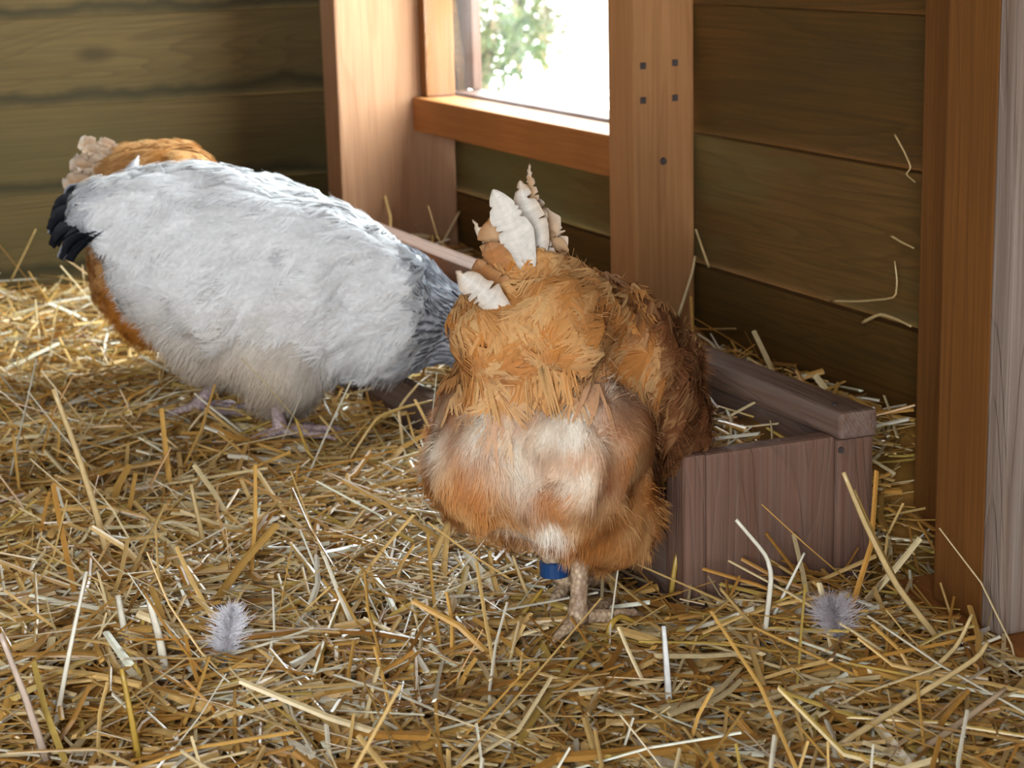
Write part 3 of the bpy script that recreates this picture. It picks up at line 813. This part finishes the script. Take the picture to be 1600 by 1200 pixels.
def build_hen(name, loc, heading, prims, label, body_col, feather_sets, fluff_sets, legs, shank, lump=0.006, ls=28.0, seed=0, head=None):
    root = empty(name, loc, heading)
    tag(root, label, 'hen', 'hens')
    gen = np.random.default_rng(100 + seed)
    hen = Hen(prims, lump, ls, seed)
    V, Q = hen.mesh((-0.26, -0.17, 0.0), (0.48, 0.17, 0.46))
    LV, LQ, LT = tubes_np([p for lg in legs for p in lg])
    col = np.concatenate([body_col(V, np.zeros(len(V)), np.zeros(len(V)), np.full(len(V), 0.4)) * 0.8, np.tile([0.5, 0.36, 0.3], (len(LV), 1))])
    nV = len(V)
    me = np_mesh('body', np.concatenate([V, LV]), [np.concatenate([Q, LQ + nV]), LT + nV], smooth=True, col=col)
    me.materials.append(M['body']); me.materials.append(shank)
    mi = np.zeros(len(me.polygons), np.int32); mi[len(Q):] = 1
    me.polygons.foreach_set('material_index', mi)
    link('body', me, None, root)
    for nm, num, mask, flow, Lr, Wr, lf, cf, kw in feather_sets:
        P, N = hen.scatter(num, gen); m = mask(P, N, gen); P, N = P[m], N[m]; n = len(P)
        v, f, c = (make_plumes if nm != 'hackle_feathers' else make_feathers)(hen, P, N, flow_dir(P, N, flow), gen.uniform(*Lr, n), gen.uniform(*Wr, n), np.full(n, lf) * gen.uniform(0.4, 1.4, n), cf, gen, **kw)
        o = link(nm, np_mesh(nm, v, f, True, np.clip(c, 0, 0.95)), M['plume'], root); o['kind'] = 'stuff'
    for nm, num, mask, flow, Lr, W, lf, cf, kw in fluff_sets:
        P, N = hen.scatter(num, gen); m = mask(P, N, gen); P, N = P[m], N[m]; n = len(P)
        v, f, c = make_fluff(hen, P, N, flow_dir(P, N, flow), gen.uniform(*Lr, n), np.full(n, W), np.clip(gen.normal(lf, 0.1, n), 0.05, 0.9), cf, gen, **kw)
        o = link(nm, np_mesh(nm, v, f, True, np.clip(c, 0, 0.95)), M['plume'], root); o['kind'] = 'stuff'
    if head is not None:
        c, pitch = Vector(head[0]), head[1]
        R = Matrix.Rotation(math.radians(pitch), 4, 'Y')
        bm = bmesh.new(); bmesh.ops.create_cone(bm, cap_ends=True, segments=10, radius1=0.009, radius2=0.001, depth=0.03)
        bmesh.ops.transform(bm, matrix=Matrix.Translation(c) @ R @ Matrix.Translation((0.036, 0, -0.004)) @ Matrix.Rotation(math.pi / 2, 4, 'Y'), verts=bm.verts)
        bk = bpy.data.meshes.new('beak'); bm.to_mesh(bk); bm.free(); link('beak', bk, M['beak'], root)
        pr = [(0.024, 0.014), (0.028, 0.026), (0.019, 0.024), (0.014, 0.038), (0.005, 0.028), (-0.002, 0.042), (-0.010, 0.030), (-0.018, 0.036), (-0.020, 0.018)]
        mat = Matrix.Translation(c) @ R
        vs = [mat @ Vector((x, sgn * 0.0022, z)) for sgn in (1, -1) for x, z in pr]; k = len(pr)
        cm = bpy.data.meshes.new('comb')
        cm.from_pydata([tuple(v) for v in vs], [], [list(range(k)), list(range(k, 2 * k))[::-1]] + [[j, k + j, k + (j + 1) % k, (j + 1) % k] for j in range(k)])
        link('comb', cm, M['comb'], root)
        for sgn in (1, -1):
            bm = bmesh.new(); bmesh.ops.create_uvsphere(bm, u_segments=10, v_segments=8, radius=0.0042)
            bmesh.ops.transform(bm, matrix=mat @ Matrix.Translation((0.012, sgn * 0.0195, 0.004)), verts=bm.verts)
            em = bpy.data.meshes.new('eye'); bm.to_mesh(em); bm.free(); link('eye', em, M['eye'], root)
            bm = bmesh.new(); bmesh.ops.create_uvsphere(bm, u_segments=10, v_segments=8, radius=0.009)
            bmesh.ops.scale(bm, vec=(0.8, 0.35, 1.3), verts=bm.verts)
            bmesh.ops.transform(bm, matrix=mat @ Matrix.Translation((0.026, sgn * 0.006, -0.022)), verts=bm.verts)
            wm = bpy.data.meshes.new('wattle'); bm.to_mesh(wm); bm.free(); link('wattle', wm, M['comb'], root)
    return root, hen

def sm(a, b, x):
    t = np.clip((x - a) / (b - a), 0, 1); return t * t * (3 - 2 * t)
def lerp(a, b, t):
    return np.asarray(a) + (np.asarray(b) - np.asarray(a)) * np.asarray(t)[..., None]

# ---------- white hen with black tail and speckled neck
W_LOC = (0.58, 2.2, 0.0); W_HEAD = math.radians(-8.3)
W_PR = [('e', 0.03, (-0.045, 0, 0.222), (0.095, 0.090, 0.096), 5),
        ('e', 0.03, (0.06, 0, 0.185), (0.165, 0.110, 0.100), 22),
        ('e', 0.03, (-0.022, 0, 0.160), (0.076, 0.095, 0.096)),
        ('e', 0.025, (0.045, 0.052, 0.105), (0.062, 0.052, 0.070), 10),
        ('e', 0.025, (0.045, -0.052, 0.105), (0.062, 0.052, 0.070), 10),
        ('e', 0.03, (0.155, 0, 0.130), (0.090, 0.088, 0.075), 15),
        ('e', 0.008, (0.105, -0.068, 0.205), (0.115, 0.046, 0.062), 26),
        ('e', 0.008, (0.105, 0.068, 0.205), (0.115, 0.046, 0.062), 26),
        ('e', 0.035, (-0.120, 0, 0.272), (0.055, 0.042, 0.038), -8),
        ('c', 0.03, (0.20, 0, 0.135), (0.285, 0, 0.100), 0.062, 0.040),
        ('c', 0.02, (0.285, 0, 0.100), (0.335, 0, 0.105), 0.036, 0.026),
        ('e', 0.012, (0.350, 0, 0.100), (0.032, 0.022, 0.024), 40)]
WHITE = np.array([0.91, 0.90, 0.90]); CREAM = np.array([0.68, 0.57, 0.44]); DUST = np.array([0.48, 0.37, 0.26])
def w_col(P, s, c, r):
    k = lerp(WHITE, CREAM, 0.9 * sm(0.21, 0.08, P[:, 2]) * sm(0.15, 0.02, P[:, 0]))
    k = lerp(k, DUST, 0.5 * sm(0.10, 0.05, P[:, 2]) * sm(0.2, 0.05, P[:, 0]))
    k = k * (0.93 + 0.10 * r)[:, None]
    d = np.exp(-(((P[:, 0] - 0.062) / 0.018) ** 2 + ((P[:, 2] - 0.232) / 0.008) ** 2)) * (P[:, 1] < 0)
    k = lerp(k, (0.25, 0.25, 0.30), 0.6 * d * (r > 0.4))
    g = sm(-0.105, -0.14, P[:, 0]) * sm(0.22, 0.25, P[:, 2])
    k = lerp(k, (0.42, 0.44, 0.50), 0.45 * g)
    return lerp(k, (0.16, 0.165, 0.20), sm(0.205, 0.222, P[:, 0]))
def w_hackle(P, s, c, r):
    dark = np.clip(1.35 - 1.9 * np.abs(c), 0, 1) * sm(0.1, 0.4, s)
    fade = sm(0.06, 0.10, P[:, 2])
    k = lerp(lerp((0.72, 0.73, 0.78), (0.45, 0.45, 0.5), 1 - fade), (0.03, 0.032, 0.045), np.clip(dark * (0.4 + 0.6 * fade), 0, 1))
    return k
back_flow = lambda P: np.stack([-np.ones(len(P)), np.zeros(len(P)), -0.35 - 1.2 * sm(0.17, 0.08, P[:, 2])], -1)
neckm = lambda P: P[:, 0] - 0.55 * (P[:, 2] - 0.14)
def w_contour(P, N, g): return (P[:, 0] < 0.215) & ((P[:, 2] > 0.15) | (P[:, 0] > 0.10)) & (P[:, 0] > -0.16)
def w_neck(P, N, g): return (P[:, 0] >= 0.208) & (P[:, 0] < 0.335)
def w_fl(P, N, g): return (P[:, 0] < 0.205) & (g.random(len(P)) < 0.10 + 0.90 * sm(0.24, 0.13, P[:, 2] + 0.4 * np.maximum(P[:, 0] - 0.02, 0)))
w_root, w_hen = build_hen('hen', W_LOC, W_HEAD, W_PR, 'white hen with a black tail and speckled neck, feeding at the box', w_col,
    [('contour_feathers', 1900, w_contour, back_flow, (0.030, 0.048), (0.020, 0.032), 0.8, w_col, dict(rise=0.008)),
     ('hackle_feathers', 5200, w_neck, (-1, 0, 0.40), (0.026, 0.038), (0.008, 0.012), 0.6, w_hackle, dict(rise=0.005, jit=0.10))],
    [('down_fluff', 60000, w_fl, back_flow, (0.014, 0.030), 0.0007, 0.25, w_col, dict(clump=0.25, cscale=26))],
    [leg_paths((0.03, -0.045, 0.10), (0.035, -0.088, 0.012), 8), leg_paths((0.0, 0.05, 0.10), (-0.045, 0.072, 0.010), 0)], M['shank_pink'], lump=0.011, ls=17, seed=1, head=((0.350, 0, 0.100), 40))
BLK = (0.012, 0.013, 0.018)
for k in range(13):
    a = k / 12.0
    y0 = (a - 0.5) * 0.050
    droop = 0.030 + 0.055 * abs(a - 0.45)
    tipz = 0.292 - 0.062 * (1 - a) + 0.01 * math.sin(k * 2.3)
    ln = 0.066 + 0.018 * math.sin(a * math.pi)
    tipz = 0.262 + (tipz - 0.262) * 0.75; ln *= 0.95
    pts = [(-0.110, y0 * 0.6, 0.268), (-0.140, y0 * 1.0 - 0.004, 0.278 - 0.01 * (1 - a)), (-0.115 - ln * 0.9, y0 * 1.3 - 0.006, tipz + 0.006), (-0.115 - ln * 1.10, y0 * 1.5 - 0.006, tipz - 0.012)]
    edge = (k % 5 == 2)
    big_feather('tail_feather', pts, 0.028, (lambda s, c, e=edge: np.array(BLK) if not (e and abs(c) > 0.8) else np.array((0.4, 0.4, 0.45))), w_root, side=(0.1, 0.75, 0.65), fray=0.22, cup=0.18, seed=40 + k, rows=40, cols=9, tip=0.7)

# ---------- ginger colouring
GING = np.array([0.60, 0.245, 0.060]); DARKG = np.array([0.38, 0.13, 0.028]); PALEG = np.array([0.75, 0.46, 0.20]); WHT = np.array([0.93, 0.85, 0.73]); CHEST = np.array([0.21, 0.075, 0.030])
def b_patch(P):
    C = [(-0.115, -0.048, 0.205, 0.030, 1.0), (-0.125, 0.010, 0.195, 0.034, 0.8), (-0.105, 0.070, 0.185, 0.022, 0.75), (-0.128, -0.015, 0.165, 0.030, 0.7), (-0.12, -0.03, 0.115, 0.016, 0.95), (-0.115, 0.005, 0.095, 0.014, 0.8), (-0.12, -0.055, 0.165, 0.022, 0.6)]
    w = np.zeros(len(P))
    for x, y, z, r, a in C:
        w = np.maximum(w, a * np.exp(-(((P[:, 1] - y) / r) ** 2 + ((P[:, 2] - z) / r) ** 2 + ((P[:, 0] + 0.085) / 0.11) ** 2)))
    return w
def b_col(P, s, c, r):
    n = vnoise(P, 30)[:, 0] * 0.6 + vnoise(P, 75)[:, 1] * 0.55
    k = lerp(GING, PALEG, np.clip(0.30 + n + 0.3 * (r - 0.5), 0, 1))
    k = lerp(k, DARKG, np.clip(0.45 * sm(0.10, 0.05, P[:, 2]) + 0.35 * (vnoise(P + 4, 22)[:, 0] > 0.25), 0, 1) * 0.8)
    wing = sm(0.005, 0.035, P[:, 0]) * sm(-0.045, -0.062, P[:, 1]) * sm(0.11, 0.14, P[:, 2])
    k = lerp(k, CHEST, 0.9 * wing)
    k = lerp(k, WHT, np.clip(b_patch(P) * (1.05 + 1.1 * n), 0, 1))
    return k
def b_feath(P, s, c, r):
    k = b_col(P, s, c, r)
    k = lerp(k, DARKG, 0.2 * sm(0.5, 0.0, s))
    return lerp(k, PALEG, 0.15 * sm(0.75, 1.0, s) + 0.1 * np.abs(c))

def b_feath2(P, s, c, r):
    k = b_col(P, s, c, r)
    up = sm(0.19, 0.22, P[:, 2]) * sm(0.06, 0.03, P[:, 0])
    k = lerp(k, lerp(GING, PALEG, np.clip(r * 1.6 - 0.35, 0, 1)), 0.6 * up)
    k = lerp(k, DARKG, 0.30 * sm(0.5, 0.0, s))
    return lerp(k, PALEG, 0.20 * sm(0.8, 1.0, s) * (r > 0.3))

# ---------- brown hen seen from behind
B_LOC = (0.640, 1.432, 0.0); B_HEAD = math.radians(47)
B_PR = [('e', 0.02, (-0.018, 0, 0.162), (0.082, 0.084, 0.075), 0),
        ('e', 0.015, (-0.030, 0.040, 0.160), (0.072, 0.050, 0.066), 0),
        ('e', 0.015, (-0.030, -0.040, 0.156), (0.072, 0.052, 0.070), 0),
        ('e', 0.006, (-0.024, -0.002, 0.262), (0.060, 0.058, 0.050), -10),
        ('e', 0.010, (-0.060, 0.018, 0.258), (0.030, 0.030, 0.030), 0),
        ('e', 0.010, (-0.056, -0.022, 0.264), (0.028, 0.030, 0.028), 0),
        ('e', 0.030, (0.072, -0.004, 0.202), (0.126, 0.076, 0.088), 28),
        ('e', 0.006, (0.090, -0.066, 0.188), (0.096, 0.037, 0.058), 34),
        ('e', 0.006, (0.100, 0.048, 0.190), (0.090, 0.030, 0.054), 34),
        ('e', 0.02, (0.010, 0.035, 0.115), (0.042, 0.036, 0.046)),
        ('e', 0.02, (0.000, -0.056, 0.112), (0.042, 0.034, 0.050)),
        ('e', 0.03, (0.160, 0, 0.150), (0.080, 0.074, 0.062), 20),
        ('c', 0.02, (-0.030, 0.010, 0.275), (-0.034, 0.016, 0.305), 0.036, 0.020),
        ('c', 0.03, (0.20, 0, 0.155), (0.265, 0, 0.140), 0.050, 0.036),
        ('c', 0.02, (0.265, 0, 0.140), (0.305, 0, 0.150), 0.034, 0.025),
        ('e', 0.012, (0.320, 0, 0.146), (0.032, 0.022, 0.024), 45)]
def b_contour(P, N, g): return (P[:, 2] > 0.205 + 0.045 * g.random(len(P))) | ((P[:, 0] > 0.03) & (P[:, 2] > 0.12)) | (P[:, 0] > 0.08)
def b_fl(P, N, g): return (P[:, 0] < 0.14) & (g.random(len(P)) < sm(0.26, 0.215, P[:, 2]) + 0.10)
b_flow = lambda P: np.stack([-np.ones(len(P)) * 0.8, np.zeros(len(P)), -0.6 - 1.0 * sm(0.2, 0.1, P[:, 2]) + 2.6 * sm(0.28, 0.33, P[:, 2])], -1)
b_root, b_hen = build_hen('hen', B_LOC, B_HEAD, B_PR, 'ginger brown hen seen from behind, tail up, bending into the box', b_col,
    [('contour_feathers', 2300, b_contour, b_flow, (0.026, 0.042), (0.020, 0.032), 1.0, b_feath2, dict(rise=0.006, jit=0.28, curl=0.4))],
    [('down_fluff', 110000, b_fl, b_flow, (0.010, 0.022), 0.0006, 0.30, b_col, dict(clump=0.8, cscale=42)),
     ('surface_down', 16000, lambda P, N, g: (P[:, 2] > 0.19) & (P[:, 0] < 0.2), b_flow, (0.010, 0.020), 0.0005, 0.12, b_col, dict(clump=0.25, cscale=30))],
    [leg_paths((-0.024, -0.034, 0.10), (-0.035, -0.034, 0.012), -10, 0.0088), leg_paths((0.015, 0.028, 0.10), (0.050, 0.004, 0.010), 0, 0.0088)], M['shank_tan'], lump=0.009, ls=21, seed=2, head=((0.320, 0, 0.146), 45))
def bw(P):
    """world point to brown hen space"""
    d = Vector(P) - Vector(B_LOC); return Matrix.Rotation(-B_HEAD, 3, 'Z') @ d
def tailpts(pix, y0, dy=0.006):
    return [tuple(bw(at_y(px, py, y0 + dy * k))) for k, (px, py) in enumerate(pix)]
CAMSIDE = tuple(Matrix.Rotation(-B_HEAD, 3, 'Z') @ AX)
def cw(a, b, sh=0.5):
    a, b = np.array(a), np.array(b)
    return lambda s, c: a + (b - a) * np.clip(abs(c) ** 1.5 * sh + (0.35 if s > 0.85 else 0), 0, 1)
IV, TN, OR = (0.80, 0.74, 0.66), (0.58, 0.36, 0.19), (0.48, 0.19, 0.05)
TY = 1.405
TF = [([(834, 440), (815, 385), (790, 335), (770, 296)], 0.030, cw(IV, IV), 0, 0.25, TY - 0.012),
      ([(842, 435), (836, 375), (822, 325), (812, 282)], 0.028, cw(IV, TN), 1, 0.35, TY),
      ([(850, 425), (842, 350), (830, 305), (827, 256)], 0.018, cw(TN, IV), 2, 0.7, TY + 0.006),
      ([(862, 430), (860, 390), (848, 350), (830, 305)], 0.036, cw(TN, IV), 3, 0.4, TY + 0.012),
      ([(862, 440), (858, 415), (856, 390), (846, 360)], 0.036, cw(TN, TN), 10, 0.3, TY + 0.004),
      ([(852, 445), (848, 418), (846, 395), (850, 372)], 0.030, cw(IV, TN), 4, 0.3, TY - 0.006),
      ([(800, 470), (785, 420), (772, 375), (768, 338)], 0.034, cw(TN, OR), 5, 0.4, TY + 0.004),
      ([(790, 480), (775, 430), (762, 385), (738, 343)], 0.016, cw(IV, TN), 6, 0.9, TY + 0.010),
      ([(806, 505), (772, 470), (740, 445), (712, 423)], 0.030, cw(IV, TN), 7, 0.45, TY - 0.022),
      ([(815, 485), (795, 445), (778, 410), (764, 378)], 0.040, cw(OR, TN), 8, 0.25, TY - 0.006),
      ([(824, 475), (812, 435), (800, 400), (790, 365)], 0.040, cw(OR, OR), 9, 0.2, TY - 0.002),
      ([(800, 500), (778, 470), (760, 440), (746, 405)], 0.036, cw(OR, TN), 11, 0.3, TY - 0.010)]
for pix, w, cf, sd, fr, y0 in TF:
    big_feather('tail_feather', tailpts(pix, y0), w, cf, b_root, side=CAMSIDE, fray=fr, cup=0.12, seed=70 + sd, rows=70, cols=11, tip=0.06)
# blue ring on the far leg
bm = bmesh.new()
rv = []
for k in range(20):
    a = 2 * math.pi * k / 20
    rv.append([bm.verts.new((r * math.cos(a), r * math.sin(a), z)) for r, z in ((0.0100, -0.0075), (0.0130, -0.0062), (0.0130, 0.0062), (0.0100, 0.0075))])
for k in range(20):
    for j in range(4):
        bm.faces.new((rv[k][j], rv[(k + 1) % 20][j], rv[(k + 1) % 20][(j + 1) % 4], rv[k][(j + 1) % 4]))
rm = bpy.data.meshes.new('leg_ring'); bm.to_mesh(rm); bm.free()
lr = link('leg_ring', rm, M['ring'], b_root); lr.location = (0.0395, 0.0112, 0.0370); lr['label'] = 'blue leg ring'

# ---------- second ginger hen, behind the white one
G_LOC = (0.612, 2.475, -0.012); G_HEAD = math.radians(-8)
G_PR = [('e', 0.03, (-0.045, 0, 0.242), (0.090, 0.085, 0.092), 14),
        ('e', 0.03, (0.06, 0, 0.158), (0.155, 0.105, 0.090), 24),
        ('e', 0.03, (-0.05, 0, 0.165), (0.088, 0.095, 0.100)),
        ('e', 0.025, (0.03, 0.05, 0.105), (0.06, 0.05, 0.068)),
        ('e', 0.025, (0.03, -0.05, 0.105), (0.06, 0.05, 0.068)),
        ('e', 0.03, (0.155, 0, 0.135), (0.09, 0.085, 0.075), 15),
        ('e', 0.008, (0.10, -0.066, 0.172), (0.115, 0.044, 0.058), 24),
        ('e', 0.008, (0.10, 0.066, 0.172), (0.115, 0.044, 0.058), 24),
        ('c', 0.035, (-0.08, 0, 0.262), (-0.095, 0, 0.292), 0.042, 0.026),
        ('c', 0.03, (0.20, 0, 0.135), (0.285, 0, 0.105), 0.062, 0.040),
        ('c', 0.02, (0.285, 0, 0.105), (0.335, 0, 0.115), 0.036, 0.026),
        ('e', 0.012, (0.350, 0, 0.110), (0.032, 0.022, 0.024), 40)]
def g_col(P, s, c, r):
    n = vnoise(P + 9, 30)[:, 0]
    k = lerp(np.array([0.50, 0.21, 0.05]), PALEG, np.clip(0.4 + 0.8 * n + 0.5 * (r - 0.5), 0, 1))
    return lerp(k, (0.52, 0.19, 0.020), 0.8 * sm(0.24, 0.18, P[:, 2]))
def g_feath(P, s, c, r):
    return lerp(g_col(P, s, c, r), PALEG, 0.5 * sm(0.7, 1, s) + 0.2 * np.abs(c))
g_root, g_hen = build_hen('hen', G_LOC, G_HEAD, G_PR, 'ginger hen half hidden behind the white hen', g_col,
    [('contour_feathers', 1500, lambda P, N, g: P[:, 2] > 0.17, back_flow, (0.030, 0.045), (0.020, 0.030), 0.8, g_feath, dict(rise=0.008))],
    [('down_fluff', 30000, lambda P, N, g: P[:, 2] < 0.25, back_flow, (0.010, 0.022), 0.0008, 0.35, g_col, dict(clump=0.45, cscale=45))],
    [leg_paths((0.0, -0.045, 0.10), (0.0, -0.05, 0.020)), leg_paths((0.02, 0.045, 0.10), (0.03, 0.05, 0.020))], M['shank_tan'], lump=0.005, ls=26, seed=3, head=((0.350, 0, 0.110), 40))
for k in range(14):
    a = k / 13.0
    ang = math.radians(190 - 58 * a)
    ln = 0.088 + 0.014 * math.sin(k * 1.9)
    b = np.array([-0.070, (a - 0.5) * 0.04 - 0.012, 0.278])
    d = np.array([math.cos(ang), 0, math.sin(ang)])
    pts = [b, b + d * ln * 0.4 + (0, -0.004, 0.004), b + d * ln * 0.75 + (0, -0.006, 0.004), b + d * ln + (0, -0.008, -0.004)]
    big_feather('tail_feather', pts, 0.036, cw(TN if k % 3 else PALEG, IV, 0.5), g_root, side=(0.3, 0.5, 0.8), fray=0.35, cup=0.2, seed=120 + k, rows=40, cols=9, tip=0.6)
big_feather('tail_feather', [(-0.075, -0.045, 0.325), (-0.085, -0.060, 0.315), (-0.088, -0.072, 0.298), (-0.086, -0.080, 0.28)], 0.022, cw((0.85, 0.83, 0.85), IV), g_root, side=(1, 0, 0.2), fray=0.1, seed=140, rows=14, cols=7, tip=0.7)

# ------------------------------------------------------------------ loose down feathers on the straw
def down_feather(c, h, w, lean, label, col, seed):
    gen = np.random.default_rng(seed)
    root = empty('down_feather', c); tag(root, label, 'feather', 'loose down feathers')
    n = 1100
    s = gen.random(n) ** 0.8
    ax = np.stack([lean * s * h, 0.1 * s * h, s * h], -1)
    a = gen.uniform(0, 2 * math.pi, n); spread = w * 0.5 * np.sin(np.clip(s * 0.85 + 0.12, 0, 1) * math.pi) ** 0.7 * gen.uniform(0.5, 1.0, n)
    d = np.stack([np.cos(a), 0.5 * np.sin(a), 0.35 + 0.5 * gen.random(n)], -1) + gen.normal(0, 0.28, (n, 3))
    P0 = ax; P1 = ax + d * spread[:, None] * 0.6; P2 = ax + d * spread[:, None] + gen.normal(0, 0.0022, (n, 3))
    S = unit(np.cross(d, np.array([0.3, -0.9, 0.2]))) * 0.00035
    V = np.stack([P0 - S, P0 + S, P1 - S, P1 + S, P2 - S * 0.3, P2 + S * 0.3], 1).reshape(-1, 3)
    Fq = ((np.arange(n) * 6)[:, None, None] + np.array([[0, 1, 3, 2], [2, 3, 5, 4]])[None]).reshape(-1, 4)
    o = link('barbs', np_mesh('barbs', V, Fq, True, np.tile(col, (len(V), 1)) * (0.85 + 0.15 * gen.random((len(V), 1)))), M['plume'], root); o['kind'] = 'stuff'
    Q, F4, F3 = tubes_np([([(0, 0, 0), (lean * h * 0.5, 0.05 * h, h * 0.5), (lean * h, 0.1 * h, h)], [0.0008, 0.0006, 0.0002])], 6)
    link('quill', np_mesh('quill', Q, [F4, F3], True, np.tile(col, (len(Q), 1))), M['quill'], root)
    return root
down_feather(at_z(350, 1040, 0.012), 0.046, 0.034, 0.25, 'fluffy white down feather standing in the straw at lower left', (0.82, 0.80, 0.84), 5)
down_feather(at_z(1310, 1000, 0.010), 0.034, 0.044, -0.2, 'pale greyish down feather in the straw before the box end', (0.62, 0.56, 0.58), 6)

# ------------------------------------------------------------------ outside the window
tag(box('ground_outside', (1.5, -8, -0.36), (40, 45, -0.30), M['ground'], bevel=0), kind='structure')
def shrub(loc, h, r, n, label, seed, cols):
    gen = np.random.default_rng(seed)
    root = empty('shrub', loc); tag(root, label, 'shrub', 'shrubs outside')
    stems = []
    for k in range(7):
        a = gen.uniform(0, 6.28); q = gen.uniform(0.2, 0.7) * r
        stems.append(([(0, 0, 0), (q * 0.3 * math.cos(a), q * 0.3 * math.sin(a), h * 0.45), (q * math.cos(a), q * math.sin(a), h * gen.uniform(0.75, 0.95))], [0.012, 0.008, 0.003]))
    v, q4, t3 = tubes_np(stems, 6)
    link('stems', np_mesh('stems', v, [q4, t3], True, np.tile([0.22, 0.16, 0.09], (len(v), 1))), M['leaf'], root)
    P = unit(gen.normal(0, 1, (n, 3))) * (gen.random((n, 1)) ** 0.5) * np.array([r, r, h * 0.45]) + np.array([0, 0, h * 0.55])
    d = unit(gen.normal(0, 1, (n, 3))); s = unit(np.cross(d, gen.normal(0, 1, (n, 3)))); l = gen.uniform(0.03, 0.07, n)[:, None]
    V = np.stack([P, P + d * l * 0.5 + s * l * 0.28, P + d * l, P + d * l * 0.5 - s * l * 0.28], 1).reshape(-1, 3)
    Fq = np.arange(n * 4).reshape(-1, 4)
    c = np.repeat(np.array(cols)[gen.integers(0, len(cols), n)], 4, 0)
    o = link('leaves', np_mesh('leaves', V, Fq, False, c), M['leaf'], root); o['kind'] = 'stuff'
GR = [(0.036, 0.050, 0.012), (0.055, 0.058, 0.020), (0.026, 0.040, 0.012)]
def out(px, py, X):
    p = at_x(px, py, X); return (p.x, p.y, -0.30)
shrub(out(755, 100, 3.6), 0.62, 0.22, 900, 'pale green shrub seen through the window, nearest the frame', 1, GR)
shrub(out(812, 100, 4.2), 0.72, 0.16, 600, 'slim green shrub in the middle of the window view', 2, GR)
shrub(out(850, 80, 4.6), 0.66, 0.20, 500, 'sparse yellowish shrub on the right of the window view', 3, [(0.07, 0.06, 0.02), (0.05, 0.05, 0.016)])
